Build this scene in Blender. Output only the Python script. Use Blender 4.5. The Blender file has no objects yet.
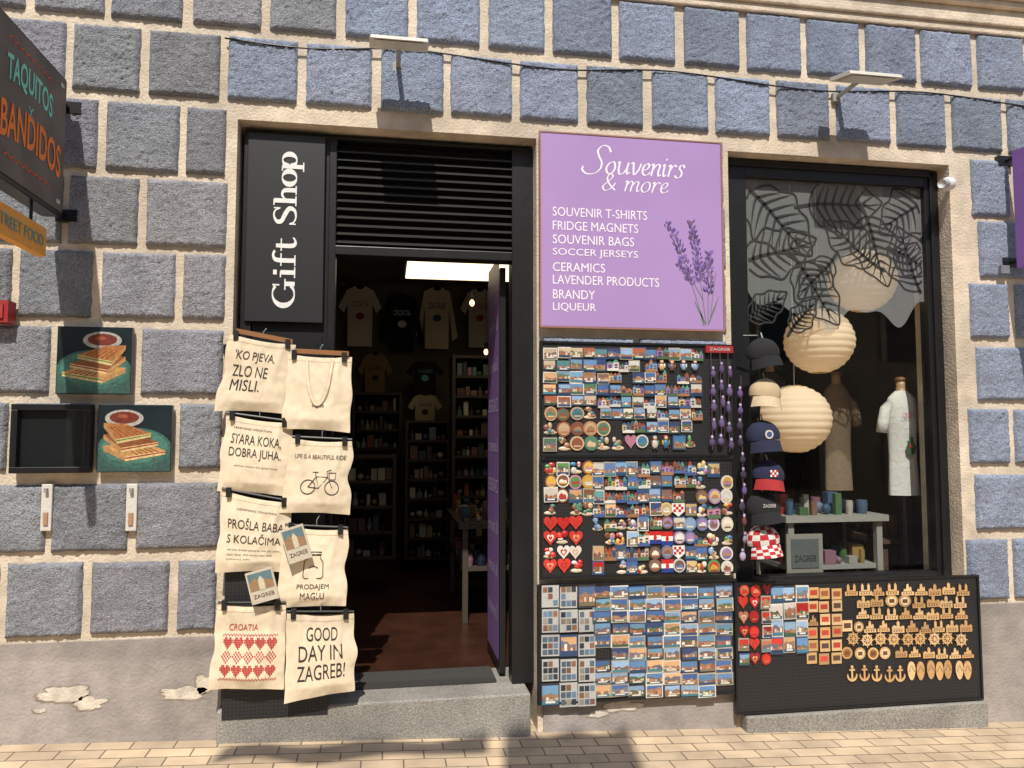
import bpy, math, random
from mathutils import Vector, noise
random.seed(7)
R=random.random
sc=bpy.context.scene
F=760.0; YAW=math.radians(9.4); PIT=math.radians(3.76); CAM=Vector((0,-4.1,1.6))
# ---- survey helpers: photo measurements -> metres on a real plane of the facade
def ray(u,v):
    X=(u-512)/F; Y=(384-v)/F
    h=math.cos(PIT)-Y*math.sin(PIT)
    return Vector((h*math.sin(YAW)+X*math.cos(YAW), h*math.cos(YAW)-X*math.sin(YAW), math.sin(PIT)+Y*math.cos(PIT)))
def S(u,v,y=0.0):
    d=ray(u,v); k=(y-CAM.y)/d.y
    return (CAM.x+d.x*k, CAM.z+d.z*k)
def SX(u,v,x):
    d=ray(u,v); k=(x-CAM.x)/d.x
    return (CAM.y+d.y*k, CAM.z+d.z*k)
def RC(u0,v0,u1,v1,y=0.0):
    um=(u0+u1)/2; vm=(v0+v1)/2
    return (S(u0,vm,y)[0],S(u1,vm,y)[0],S(um,v1,y)[1],S(um,v0,y)[1])
def c(r,g,b):
    def l(x):
        x/=255.0
        return x/12.92 if x<=.04045 else ((x+.055)/1.055)**2.4
    return (l(r),l(g),l(b))
def jit(col,a=.12):
    k=1+(R()-.5)*2*a
    return tuple(max(0,min(1,q*k)) for q in col)
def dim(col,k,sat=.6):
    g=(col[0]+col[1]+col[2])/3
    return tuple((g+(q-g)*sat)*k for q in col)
# ---------------- materials
def mat(name,col=None,rough=.6,nscale=0,namt=0,bscale=0,bstr=0,metal=0,spec=.5,bdist=.01,emit=None,estr=0,ndetail=2,stain=None):
    m=bpy.data.materials.new(name); m.use_nodes=True
    nt=m.node_tree; n=nt.nodes; L=nt.links; b=n['Principled BSDF']
    b.inputs['Roughness'].default_value=rough; b.inputs['Metallic'].default_value=metal
    b.inputs['Specular IOR Level'].default_value=spec
    geo=n.new('ShaderNodeNewGeometry')
    if col is None:
        a=n.new('ShaderNodeAttribute'); a.attribute_name='Col'; src=a.outputs['Color']
    else:
        a=n.new('ShaderNodeRGB'); a.outputs[0].default_value=(*col,1); src=a.outputs[0]
    def mulnoise(src,scale,amt,det,rng=(.3,.7)):
        t=n.new('ShaderNodeTexNoise'); t.inputs['Scale'].default_value=scale; t.inputs['Detail'].default_value=det
        L.new(geo.outputs['Position'],t.inputs['Vector'])
        mr=n.new('ShaderNodeMapRange'); mr.inputs[1].default_value=rng[0]; mr.inputs[2].default_value=rng[1]
        mr.inputs[3].default_value=1-amt; mr.inputs[4].default_value=1+amt*.6
        L.new(t.outputs['Fac'],mr.inputs[0])
        vm=n.new('ShaderNodeVectorMath'); vm.operation='SCALE'
        L.new(src,vm.inputs[0]); L.new(mr.outputs[0],vm.inputs['Scale'])
        return vm.outputs[0]
    if namt: src=mulnoise(src,nscale,namt,ndetail)
    if stain: src=mulnoise(src,stain[0],stain[1],3)
    L.new(src,b.inputs['Base Color'])
    if bstr:
        t=n.new('ShaderNodeTexNoise'); t.inputs['Scale'].default_value=bscale; t.inputs['Detail'].default_value=2
        L.new(geo.outputs['Position'],t.inputs['Vector'])
        bp=n.new('ShaderNodeBump'); bp.inputs['Strength'].default_value=bstr; bp.inputs['Distance'].default_value=bdist
        L.new(t.outputs['Fac'],bp.inputs['Height']); L.new(bp.outputs[0],b.inputs['Normal'])
    if emit:
        b.inputs['Emission Color'].default_value=(*emit,1); b.inputs['Emission Strength'].default_value=estr
    return m
M_plaster=mat('cream_plaster',c(208,193,172),.92,2.2,.22,70,.6,stain=(11,.18))
M_plinth=mat('plinth_render',c(156,148,142),.92,1.6,.26,60,.5,stain=(9,.18))
M_block=mat('rough_rustic_stone',None,.95,110,.42,150,1,bdist=.011,stain=(6,.18))
M_step=mat('granite_step',c(146,142,134),.8,170,.5,90,.4,stain=(3,.28))
M_black=mat('black_painted_frame',c(24,24,26),.38,8,.2,30,.08)
M_item=mat('printed_goods',None,.42,90,.12)
M_inner=mat('shelf_goods',None,.6)
M_matt=mat('printed_matt',None,.8,60,.10)
M_cloth=mat('cotton_canvas',None,.95,40,.06,260,.35,bdist=.004)
M_floor=mat('shop_floor',c(58,35,26),.3,6,.3)
M_darkwall=mat('shop_wall',c(96,86,76),.8,3,.2)
M_shirt=mat('shirt_fabric',None,.95,50,.06,30,.5,bdist=.01)
def peg():
    m=bpy.data.materials.new('black_pegboard'); m.use_nodes=True
    nt=m.node_tree;n=nt.nodes;L=nt.links;b=n['Principled BSDF']
    g=n.new('ShaderNodeNewGeometry')
    a=n.new('ShaderNodeVectorMath');a.operation='SCALE';a.inputs['Scale'].default_value=55
    L.new(g.outputs['Position'],a.inputs[0])
    f=n.new('ShaderNodeVectorMath');f.operation='FRACTION';L.new(a.outputs[0],f.inputs[0])
    s=n.new('ShaderNodeVectorMath');s.operation='SUBTRACT';s.inputs[1].default_value=(.5,.5,.5);L.new(f.outputs[0],s.inputs[0])
    mu=n.new('ShaderNodeVectorMath');mu.operation='MULTIPLY';mu.inputs[1].default_value=(1,0,1);L.new(s.outputs[0],mu.inputs[0])
    le=n.new('ShaderNodeVectorMath');le.operation='LENGTH';L.new(mu.outputs[0],le.inputs[0])
    lt=n.new('ShaderNodeMath');lt.operation='LESS_THAN';lt.inputs[1].default_value=.24;L.new(le.outputs['Value'],lt.inputs[0])
    mx=n.new('ShaderNodeMix');mx.data_type='RGBA';mx.inputs[6].default_value=(.018,.018,.02,1);mx.inputs[7].default_value=(.003,.003,.003,1)
    L.new(lt.outputs[0],mx.inputs[0]);L.new(mx.outputs[2],b.inputs['Base Color'])
    b.inputs['Roughness'].default_value=.5
    return m
M_peg=peg()
def glass(name):
    # thin pane: see-through with a Schlick reflection that is the same from both faces
    m=bpy.data.materials.new(name); m.use_nodes=True
    nt=m.node_tree;n=nt.nodes;L=nt.links;n.remove(n['Principled BSDF'])
    o=n['Material Output'];t=n.new('ShaderNodeBsdfTransparent');t.inputs[0].default_value=(.92,.95,.94,1)
    g=n.new('ShaderNodeBsdfGlossy');g.inputs['Roughness'].default_value=.01
    lw=n.new('ShaderNodeLayerWeight');lw.inputs[0].default_value=.5
    pw=n.new('ShaderNodeMath');pw.operation='POWER';pw.inputs[1].default_value=5;L.new(lw.outputs['Facing'],pw.inputs[0])
    ma=n.new('ShaderNodeMath');ma.operation='MULTIPLY_ADD';ma.inputs[1].default_value=.9;ma.inputs[2].default_value=.07;L.new(pw.outputs[0],ma.inputs[0])
    mx=n.new('ShaderNodeMixShader');L.new(ma.outputs[0],mx.inputs[0]);L.new(t.outputs[0],mx.inputs[1]);L.new(g.outputs[0],mx.inputs[2]);L.new(mx.outputs[0],o.inputs[0])
    return m
M_glass=glass('window_glass')
def film():
    m=bpy.data.materials.new('frosted_film'); m.use_nodes=True
    nt=m.node_tree;n=nt.nodes;L=nt.links;n.remove(n['Principled BSDF'])
    o=n['Material Output'];t=n.new('ShaderNodeBsdfTransparent')
    d=n.new('ShaderNodeBsdfDiffuse');d.inputs[0].default_value=(.42,.42,.42,1)
    mx=n.new('ShaderNodeMixShader');mx.inputs[0].default_value=.42;L.new(t.outputs[0],mx.inputs[1]);L.new(d.outputs[0],mx.inputs[2]);L.new(mx.outputs[0],o.inputs[0])
    return m
M_film=film()
def paper():
    m=bpy.data.materials.new('lantern_paper'); m.use_nodes=True
    nt=m.node_tree;n=nt.nodes;L=nt.links;n.remove(n['Principled BSDF'])
    o=n['Material Output']
    d=n.new('ShaderNodeBsdfDiffuse');d.inputs[0].default_value=(.78,.66,.50,1)
    tr=n.new('ShaderNodeBsdfTranslucent');tr.inputs[0].default_value=(.85,.68,.46,1)
    m1=n.new('ShaderNodeMixShader');m1.inputs[0].default_value=.35;L.new(d.outputs[0],m1.inputs[1]);L.new(tr.outputs[0],m1.inputs[2])
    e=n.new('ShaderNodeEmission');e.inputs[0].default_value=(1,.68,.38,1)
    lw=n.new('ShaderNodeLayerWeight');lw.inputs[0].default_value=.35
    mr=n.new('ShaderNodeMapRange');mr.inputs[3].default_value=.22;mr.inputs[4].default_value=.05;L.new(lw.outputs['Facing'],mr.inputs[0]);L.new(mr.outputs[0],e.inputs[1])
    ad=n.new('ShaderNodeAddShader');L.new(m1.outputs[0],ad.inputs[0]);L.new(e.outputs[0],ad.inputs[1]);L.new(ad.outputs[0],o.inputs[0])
    try: m.cycles.emission_sampling='NONE'
    except Exception: pass
    return m
M_paper=paper()
M_lamp=mat('lit_panel',(.8,.7,.5),.5,emit=(1,.84,.54),estr=2.2)
M_bulb=mat('lit_bulb',(.9,.8,.6),.5,emit=(1,.6,.25),estr=4)

# ---------------- mesh builder
_tc={}
def textdata(s,bold=0,shear=0,space=1.0):
    k=(s,bold,shear,space)
    if k in _tc: return _tc[k]
    cu=bpy.data.curves.new('t','FONT'); cu.body=s; cu.offset=bold; cu.shear=shear; cu.resolution_u=3; cu.space_character=space; cu.align_x='CENTER'
    ob=bpy.data.objects.new('t',cu); sc.collection.objects.link(ob)
    bpy.context.view_layer.update()
    dg=bpy.context.evaluated_depsgraph_get()
    me=bpy.data.meshes.new_from_object(ob.evaluated_get(dg))
    vs=[(v.co.x,v.co.y) for v in me.vertices]; fs=[tuple(p.vertices) for p in me.polygons]
    bpy.data.objects.remove(ob); bpy.data.meshes.remove(me)
    x0=min(v[0] for v in vs);x1=max(v[0] for v in vs);y0=min(v[1] for v in vs);y1=max(v[1] for v in vs)
    vs=[((a-x0)/(x1-x0),(b-y0)/(y1-y0)) for a,b in vs]
    _tc[k]=(vs,fs); return _tc[k]
class MB:
    def __init__(s): s.v=[];s.f=[];s.c=[]
    def face(s,pts,col):
        i=len(s.v); s.v+= [tuple(p) for p in pts]; s.f.append(tuple(range(i,i+len(pts)))); s.c.append(col)
    def mesh(s,vs,fs,col):
        i=len(s.v); s.v+=[tuple(p) for p in vs]
        for f in fs: s.f.append(tuple(i+k for k in f)); s.c.append(col)
    def box(s,x0,x1,y0,y1,z0,z1,col=(.5,.5,.5)):
        vs=[(x,y,z) for x in (x0,x1) for y in (y0,y1) for z in (z0,z1)]
        s.mesh(vs,[(0,1,3,2),(4,6,7,5),(0,4,5,1),(2,3,7,6),(0,2,6,4),(1,5,7,3)],col)
    def prism(s,p,yb,yf,col,side=None):
        n=len(p); vs=[(a,yf,b) for a,b in p]+[(a,yb,b) for a,b in p]
        i=len(s.v); s.v+=vs
        s.f.append(tuple(i+k for k in range(n))); s.c.append(col)
        for k in range(n):
            k2=(k+1)%n; s.f.append((i+k,i+n+k,i+n+k2,i+k2)); s.c.append(side or col)
    def poly(s,p,y,col): s.face([(a,y,b) for a,b in p],col)
    def rect(s,x0,x1,z0,z1,y,col): s.poly([(x0,z0),(x1,z0),(x1,z1),(x0,z1)],y,col)
    def tube(s,pts,r,col,n=8):
        pts=[Vector(p) for p in pts]; rings=[]
        for i,p in enumerate(pts):
            t=(pts[min(i+1,len(pts)-1)]-pts[max(i-1,0)])
            if t.length<1e-9: t=Vector((0,0,1))
            t.normalize(); a=t.cross(Vector((0,1,0)))
            if a.length<.1: a=t.cross(Vector((1,0,0)))
            a.normalize(); b=t.cross(a); rr=r[i] if isinstance(r,(list,tuple)) else r
            rings.append([p+a*math.cos(q*2*math.pi/n)*rr+b*math.sin(q*2*math.pi/n)*rr for q in range(n)])
        vs=[q for g in rings for q in g]; fs=[]
        for i in range(len(pts)-1):
            for q in range(n): fs.append((i*n+q,i*n+(q+1)%n,(i+1)*n+(q+1)%n,(i+1)*n+q))
        fs.append(tuple(range(n))); fs.append(tuple((len(pts)-1)*n+q for q in range(n)))
        s.mesh(vs,fs,col)
    def ball(s,cx,cy,cz,rx,ry,rz,col,n=12,m=8):
        vs=[];fs=[]
        for i in range(m+1):
            a=math.pi*i/m
            for j in range(n):
                b=2*math.pi*j/n; vs.append((cx+rx*math.sin(a)*math.cos(b),cy+ry*math.sin(a)*math.sin(b),cz+rz*math.cos(a)))
        for i in range(m):
            for j in range(n): fs.append((i*n+j,i*n+(j+1)%n,(i+1)*n+(j+1)%n,(i+1)*n+j))
        s.mesh(vs,fs,col)
    def ribbon(s,pts,w,fn,col,ok=None,creep=0):
        n=len(pts); L=[];Q=[]
        for i in range(n):
            a=pts[max(i-1,0)];b=pts[min(i+1,n-1)]
            dx=b[0]-a[0];dz=b[1]-a[1];l=math.hypot(dx,dz) or 1
            ww=w[i] if isinstance(w,(list,tuple)) else w
            ox=-dz/l*ww/2;oz=dx/l*ww/2
            p=fn(pts[i][0]+ox,pts[i][1]+oz);q=fn(pts[i][0]-ox,pts[i][1]-oz)
            L.append((p[0],p[1]-creep*i,p[2]));Q.append((q[0],q[1]-creep*i,q[2]))
        fs=[(i,i+1,n+i+1,n+i) for i in range(n-1) if ok is None or (ok(L[i]) and ok(L[i+1]) and ok(Q[i]) and ok(Q[i+1]))]
        if fs: s.mesh(L+Q,fs,col)
    def text(s,st,fn,col,bold=0,shear=0,space=1.0):
        vs,fs=textdata(st,bold,shear,space)
        s.mesh([fn(a,b) for a,b in vs],fs,col)
    def textr(s,st,x0,x1,z0,z1,y,col,**k):
        s.text(st,lambda a,b:(x0+(x1-x0)*a,y,z0+(z1-z0)*b),col,**k)
    def build(s,name,m,parent=None,smooth=False):
        me=bpy.data.meshes.new(name)
        xs=[p[0] for p in s.v];ys=[p[1] for p in s.v];zs=[p[2] for p in s.v]
        o=Vector(((min(xs)+max(xs))/2,(min(ys)+max(ys))/2,(min(zs)+max(zs))/2))
        me.from_pydata([(p[0]-o.x,p[1]-o.y,p[2]-o.z) for p in s.v],[],s.f); me.update()
        at=me.color_attributes.new('Col','FLOAT_COLOR','CORNER'); arr=[]
        for p in me.polygons:
            q=s.c[p.index]
            for _ in range(p.loop_total): arr+=[q[0],q[1],q[2],1]
        at.data.foreach_set('color',arr)
        if smooth: me.polygons.foreach_set('use_smooth',[True]*len(me.polygons))
        me.materials.append(m)
        ob=bpy.data.objects.new(name,me); sc.collection.objects.link(ob)
        if parent: ob.parent=parent; ob.location=o-parent.location
        else: ob.location=o
        return ob
def group(name,loc=(0,0,0)):
    e=bpy.data.objects.new(name,None); e.location=loc; sc.collection.objects.link(e); e.empty_display_size=.2; return e
def bevel(ob,w,seg=2):
    b=ob.modifiers.new('b','BEVEL'); b.width=w; b.segments=seg; b.limit_method='ANGLE'
def plane(y): return lambda a,b:(a,y,b)
def spline(P,n=6):
    o=[]
    for i in range(len(P)-1):
        p0=P[max(i-1,0)];p1=P[i];p2=P[i+1];p3=P[min(i+2,len(P)-1)]
        for k in range(n):
            t=k/n; o.append(tuple(.5*((2*p1[q])+(-p0[q]+p2[q])*t+(2*p0[q]-5*p1[q]+4*p2[q]-p3[q])*t*t+(-p0[q]+3*p1[q]-3*p2[q]+p3[q])*t**3) for q in range(2)))
    o.append(P[-1]); return o

# ---------------- key dimensions
xDL=S(231,400)[0]; xDR=S(537,430)[0]; xWL=S(732,380)[0]; xWR=S(957,380)[0]
zTop=3.26; zWB=S(840,581,.1)[1]; zStep=S(380,702,-.06)[1]
zPL=(S(110,640)[1])
gl=S(4,744);gr=S(1020,721); gb=(gr[1]-gl[1])/(gr[0]-gl[0]); ga=gl[1]-gb*gl[0]   # the street falls gently to the right
H=5.4; ZB=-.7
bld=group('shop_building',(1,0,0))
w=MB()
w.box(-8,xDL,0,.35,ZB,H); w.box(xDL,xWR,0,.35,zTop,H); w.box(xDR,xWL,0,.35,ZB,zTop)
w.box(xWR,10,0,.35,ZB,H); w.box(xWL,xWR,0,.35,ZB,zWB)
w.build('facade_wall',M_plaster,bld)
p=MB()
p.box(-8,xDL-.012,-.012,-.0,ZB,zPL); p.box(xDR+.03,xWL-.02,-.012,0,ZB,zPL); p.box(xWR+.03,10,-.012,0,ZB,zPL)
p.build('plinth',M_plinth,bld)
vr=[(27,92),(102,170),(177,245),(252,318),(328,394),(404,470),(484,550),(562,634)]
zr=[(S(110,b)[1],S(110,a)[1]) for a,b in vr]
hB=zr[0][1]-zr[0][0]; gap=zr[0][0]-zr[1][1]
zA=(zr[0][1]+gap,zr[0][1]+gap+hB)
bm=MB()
def block(x0,x1,z0,z1,col,D=.026):
    if x1-x0<.03: return
    x0+=(R()-.5)*.008;x1+=(R()-.5)*.008;z0+=(R()-.5)*.008;z1+=(R()-.5)*.008
    def ax(a,b):
        n=max(3,int((b-a)/.010)); e=[a,a+.005,a+.014]
        return e+[a+.022+(b-a-.044)*i/n for i in range(n+1)]+[b-.014,b-.005,b]
    X=ax(x0,x1);Z=ax(z0,z1);nx=len(X);nz=len(Z);vs=[];fs=[];sd=R()*50
    for j,z in enumerate(Z):
        for i,x in enumerate(X):
            e=min(i,j,nx-1-i,nz-1-j)
            d=(0,.55,.9,1)[min(e,3)]*D
            px,pz=x,z
            if e>0:
                k2=noise.noise(Vector((x*46,z*46,sd)))
                d+= noise.noise(Vector((x*14,z*14,sd)))*.003+k2*.005+max(0,noise.noise(Vector((x*95,z*95,sd))))*.013
            else:
                px+=noise.noise(Vector((x*20,z*20,3)))*.006; pz+=noise.noise(Vector((x*20,z*20,9)))*.006
            vs.append((px,-d,pz))
    for j in range(nz-1):
        for i in range(nx-1): fs.append((j*nx+i,j*nx+i+1,(j+1)*nx+i+1,(j+1)*nx+i))
    bm.mesh(vs,fs,col)
GREY=c(144,145,152); BLUE=c(140,149,168)
def rowblocks(zz,lst,vm,colf):
    for a,b in lst:
        q=colf(a); q=(q[0]*(1+(R()-.5)*.08),q[1],q[2]*(1+(R()-.5)*.08))
        block(S(a,vm(a))[0],S(b,vm(b))[0],zz[0],zz[1],jit(q,.17))
rb=[(-150,-85),(-77,-8),(0,65),(73,141),(150,220),(228,298),(307,372),(381,443),(450,512),(520,578),(586,643),(651,707),(715,769),(776,828),(836,888),(895,944),(951,1000),(1006,1052),(1058,1105)]
rowblocks(zr[0],rb,lambda a:55+.055*a,lambda a:BLUE if a>225 else GREY)
ra=[(-120,-48),(-40,27),(35,105),(113,184),(193,261),(270,336),(345,408),(417,480),(488,545),(553,611),(619,675),(683,739),(746,800),(806,858),(865,915),(920,970),(976,1022),(1029,1072)]
rowblocks(zA,ra,lambda a:-15+.08*a,lambda a:BLUE if a>340 else GREY)
lay=[[(-60,20),(28,98),(107,180),(187,226)],[(-100,-22),(-14,62),(70,138),(147,227)],[(-60,12),(20,93),(102,175),(183,226)],
 [(-110,-34),(-26,50),(58,134),(142,223)],[(-60,9),(16,90),(98,172),(180,222)],[(-110,-34),(-26,46),(53,128),(137,220)],[(-70,0),(8,83),(92,168),(178,216)]]
for k,l in enumerate(lay):
    vm=(vr[k+1][0]+vr[k+1][1])/2
    rowblocks(zr[k+1],l,lambda a:vm,lambda a:GREY)
    x=S(968 if k%2==0 else 976,vm)[0]; wd=[.27,.34,.34] if k%2==0 else [.34,.34,.34]
    for d in wd:
        block(x,x+d,zr[k+1][0],zr[k+1][1],jit(BLUE,.12)); x+=d+.045
    xa=xDR+.035; xb=xWL-.03
    if k<6:
        xm=xa+(xb-xa)*(.5 if k%2 else .36)
        block(xa,xm-.02,zr[k+1][0],zr[k+1][1],jit(BLUE,.1),.02); block(xm+.02,xb,zr[k+1][0],zr[k+1][1],jit(BLUE,.1),.02)
bm.build('rusticated_blocks',M_block,bld,smooth=True)
cn=MB(); zc=S(840,17,-.05)[1]
for dy,z0,z1 in ((.03,0,.05),(.05,.05,.09),(.035,.09,.16),(.07,.16,.20),(.10,.20,.33),(.13,.33,.38)):
    cn.box(-8,10,-dy,0,zc+z0,zc+z1)
ob=cn.build('cornice',M_plaster,bld); bevel(ob,.008)
pp=MB()
def patch(u,v,wu,hv,col,y=-.0135,seed=0):
    cx,cz=S(u,v); rw=wu/F*4.1/2; rh=hv/F*4.1/2; pts=[]
    for i in range(60):
        a=i/60*2*math.pi; k=.8+.45*noise.noise(Vector((math.cos(a)*1.6,math.sin(a)*1.6,seed)))+.14*noise.noise(Vector((math.cos(a)*5,math.sin(a)*5,seed)))
        pts.append((cx+rw*k*math.cos(a),cz+rh*k*math.sin(a)))
    pp.poly(pts,y,col)
for (u,v,a,b,s_) in ((66,694,60,20,1),(90,703,34,16,2),(184,692,56,15,3),(203,684,22,22,8),(618,706,52,16,4),(596,714,30,8,5),(40,710,14,6,7)):
    patch(u,v,a,b,c(146,134,120),-.0135,s_); patch(u+1,v-.6,a*.9,b*.84,c(206,196,180),-.0145,s_)
pp.build('peeled_paint',mat('peeled_plaster',None,.95,18,.25,80,.5),bld)
st=MB(); st.box(S(216,720,-.06)[0],S(531,720,-.06)[0],-.06,.42,ZB,zStep)
ob=st.build('stone_doorstep',M_step); bevel(ob,.012,3)
zs=S(860,709,-.07)[1]
st=MB(); st.box(xWL+.01,S(987,715,-.07)[0],-.085,-.0125,ZB,zs); ob=st.build('window_ledge',M_step); bevel(ob,.012,3)
def ground():
    me=bpy.data.meshes.new('pavement'); me.from_pydata([(x,y,ga+gb*x) for x,y in ((-150,-150),(150,-150),(150,150),(-150,150))],[],[(0,1,2,3)])
    ob=bpy.data.objects.new('pavement',me); sc.collection.objects.link(ob)
    m=bpy.data.materials.new('clay_pavers'); m.use_nodes=True; nt=m.node_tree;n=nt.nodes;L=nt.links;b=n['Principled BSDF']
    g=n.new('ShaderNodeNewGeometry'); mp=n.new('ShaderNodeMapping'); L.new(g.outputs['Position'],mp.inputs[0])
    br=n.new('ShaderNodeTexBrick'); br.inputs['Scale'].default_value=1; br.inputs['Brick Width'].default_value=.2; br.inputs['Row Height'].default_value=.1; br.inputs['Mortar Size'].default_value=.004;br.inputs['Mortar Smooth'].default_value=.3
    br.inputs['Color1'].default_value=(*c(206,182,150),1); br.inputs['Color2'].default_value=(*c(180,160,134),1); br.inputs['Mortar'].default_value=(*c(112,98,82),1)
    L.new(mp.outputs[0],br.inputs['Vector'])
    t=n.new('ShaderNodeTexNoise'); t.inputs['Scale'].default_value=5; t.inputs['Detail'].default_value=5; L.new(g.outputs['Position'],t.inputs['Vector'])
    mr=n.new('ShaderNodeMapRange'); mr.inputs[1].default_value=.3; mr.inputs[2].default_value=.7; mr.inputs[3].default_value=.75; mr.inputs[4].default_value=1.15; L.new(t.outputs['Fac'],mr.inputs[0])
    vm=n.new('ShaderNodeVectorMath'); vm.operation='SCALE'; L.new(br.outputs['Color'],vm.inputs[0]); L.new(mr.outputs[0],vm.inputs['Scale']); L.new(vm.outputs[0],b.inputs['Base Color'])
    b.inputs['Roughness'].default_value=.85
    bp=n.new('ShaderNodeBump'); bp.inputs['Strength'].default_value=.6; bp.inputs['Distance'].default_value=.006; bp.invert=True; L.new(br.outputs['Fac'],bp.inputs['Height']); L.new(bp.outputs[0],b.inputs['Normal'])
    me.materials.append(m)
ground()
# ---------------- door frame + louvre + sign
yf=.10
door=group('shop_entrance',(0,yf,0))
m=MB(); K=(.02,.02,.02)
xi0=S(327,450,yf)[0]; xi1=S(512,450,yf)[0]
zbar=S(420,256,yf)[1]; zlt=S(420,148,yf)[1]
m.box(xDL+.02,xDL+.075,yf-.02,yf+.12,zStep,zTop-.02)
m.box(xDL+.075,xi0,yf,yf+.08,zStep,zTop-.02)
m.box(xi1,xDR-.0,yf,yf+.12,zStep,zTop-.02)
m.box(xi0,xi1,yf,yf+.1,zlt+.02,zTop-.02)
m.box(xi0,xi1,yf-.01,yf+.1,zbar-.01,zbar+.04)
m.box(xi0-.01,xi0+.03,yf-.012,yf+.08,zStep,zlt+.02)
ob=m.build('frame',M_black,door); bevel(ob,.004)
m=MB(); n_=12
for i in range(n_):
    z=zbar+.06+(zlt-zbar-.06)*(i+.5)/n_
    m.face([(xi0+.03,yf+.01,z-.02),(xi1,yf+.01,z-.02),(xi1,yf+.05,z+.018),(xi0+.03,yf+.05,z+.018)],K)
    m.box(xi0+.03,xi1,yf+.002,yf+.012,z-.026,z-.02,K)
m.build('louvres',mat('louvre_metal',c(44,42,40),.4),door)
m=MB(); m.box(xi0+.03,xi1,yf+.085,yf+.095,zbar+.04,zlt+.02); m.build('louvre_backing',mat('louvre_back',c(20,19,18),.7),door)
m=MB(); xd=xi1-.004
m.box(xd-.045,xd-.012,yf+.13,yf+.66,zStep+.02,zbar-.02,K)
m.build('open_door_leaf',M_black,door)
m=MB(); zt=S(503,275,.5)[1]
m.face([(xd-.047,yf+.15,zStep+.08),(xd-.047,yf+.63,zStep+.08),(xd-.047,yf+.63,zt+.06),(xd-.047,yf+.15,zt+.06)],c(150,116,180))
for i in range(9):
    m.text(random.choice(['Souvenirs','& more','ZAGREB']),lambda a,b,i=i:(xd-.0485,yf+.2+.38*a,zStep+.3+i*.24+.08*b),c(225,212,232))
m.build('door_poster',M_item,door)
m=MB(); m.box(xi0+.05,xi1-.08,.14,.40,zStep+.001,zStep+.014,(.03,.03,.03)); m.build('doormat',mat('rubber_mat',(.05,.048,.045),.95,200,.5,200,.6))
g=group('gift_shop_sign',(xDL,yf,3))
x0,x1,z0,z1=RC(246,134,324,322,.06)
m=MB(); m.box(x0,x1,.062,.095,z0,z1,(.012,.012,.013)); ob=m.build('panel',mat('sign_black',(.014,.014,.016),.45),g); bevel(ob,.003)
m=MB(); a0,a1,b0,b1=RC(273,153,303,308,.06)
lay_n=[0]; WHs=c(222,222,218); TOT=5.2
def gl_fn(a,b): return (a0+(a1-a0)*(1-(b+.3)/1.3), .0600-lay_n[0]*.00006, b0+(b1-b0)*a/TOT)
def stroke(pts,wd,ox,sm=True):
    lay_n[0]+=1
    P=[(q[0]+ox,q[1]) for q in pts]
    if sm:
        P2=spline(P)
        if isinstance(wd,(list,tuple)):
            n2=len(P2)-1; W2=[]
            for i in range(len(P2)):
                t=i/n2*(len(wd)-1); k=min(int(t),len(wd)-2); W2.append(wd[k]+(wd[k+1]-wd[k])*(t-k))
            wd=W2
        P=P2
    m.ribbon(P,wd,gl_fn,WHs)
def serf(x,y,ox,w_=.34): stroke([(x-w_/2,y),(x+w_/2,y)],.055,ox,False)
def ring(cx,cy,rx,ry,ox,a0_=0,a1_=360,n=28):
    pts=[];wd=[]
    for i in range(n+1):
        a=math.radians(a0_+(a1_-a0_)*i/n); pts.append((cx+rx*math.cos(a),cy+ry*math.sin(a))); wd.append(.05+.13*abs(math.cos(a))**1.3)
    lay_n[0]+=1; m.ribbon([(q[0]+ox,q[1]) for q in pts],wd,gl_fn,WHs)
o_=0
ring(.46,.5,.38,.47,o_,48,318); stroke([(.80,.02),(.80,.44)],.15,o_,False); serf(.78,.44,o_,.36); stroke([(.76,.98),(.76,.68)],.05,o_,False); o_=1.0
stroke([(.18,0),(.18,.64)],.15,o_,False); serf(.18,.03,o_,.36); serf(.11,.64,o_,.2); stroke([(.10,.88),(.26,.88)],.16,o_,False); o_=1.4
stroke([(.18,0),(.18,.72),(.24,.92),(.38,.97),(.5,.9)],[.15,.15,.13,.1,.09],o_); serf(.18,.03,o_,.36); serf(.2,.63,o_,.42); o_=1.87
stroke([(.2,.86),(.2,.2),(.27,.03),(.4,.04),(.48,.13)],[.13,.15,.14,.08,.04],o_); serf(.23,.63,o_,.42); o_=2.76
stroke([(.56,.72),(.48,.92),(.3,.97),(.12,.84),(.14,.64),(.38,.48),(.56,.3),(.5,.08),(.28,.02),(.1,.12),(.05,.3)],[.04,.06,.08,.13,.16,.18,.16,.12,.07,.06,.04],o_); stroke([(.57,.98),(.57,.7)],.045,o_,False); stroke([(.04,.02),(.04,.3)],.045,o_,False); o_=3.42
stroke([(.16,0),(.16,.98)],.15,o_,False); serf(.16,.03,o_,.34); serf(.1,.98,o_,.2); stroke([(.2,.48),(.34,.63),(.48,.58),(.52,.42),(.52,0)],[.05,.09,.13,.15,.15],o_); serf(.52,.03,o_,.3); o_=4.08
ring(.28,.33,.22,.31,o_); o_=4.6
ring(.36,.33,.2,.31,o_,-170,170); stroke([(.14,-.28),(.14,.64)],.14,o_,False); serf(.14,-.28,o_,.32); serf(.07,.64,o_,.18)
m.build('lettering',M_matt,g)

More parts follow.
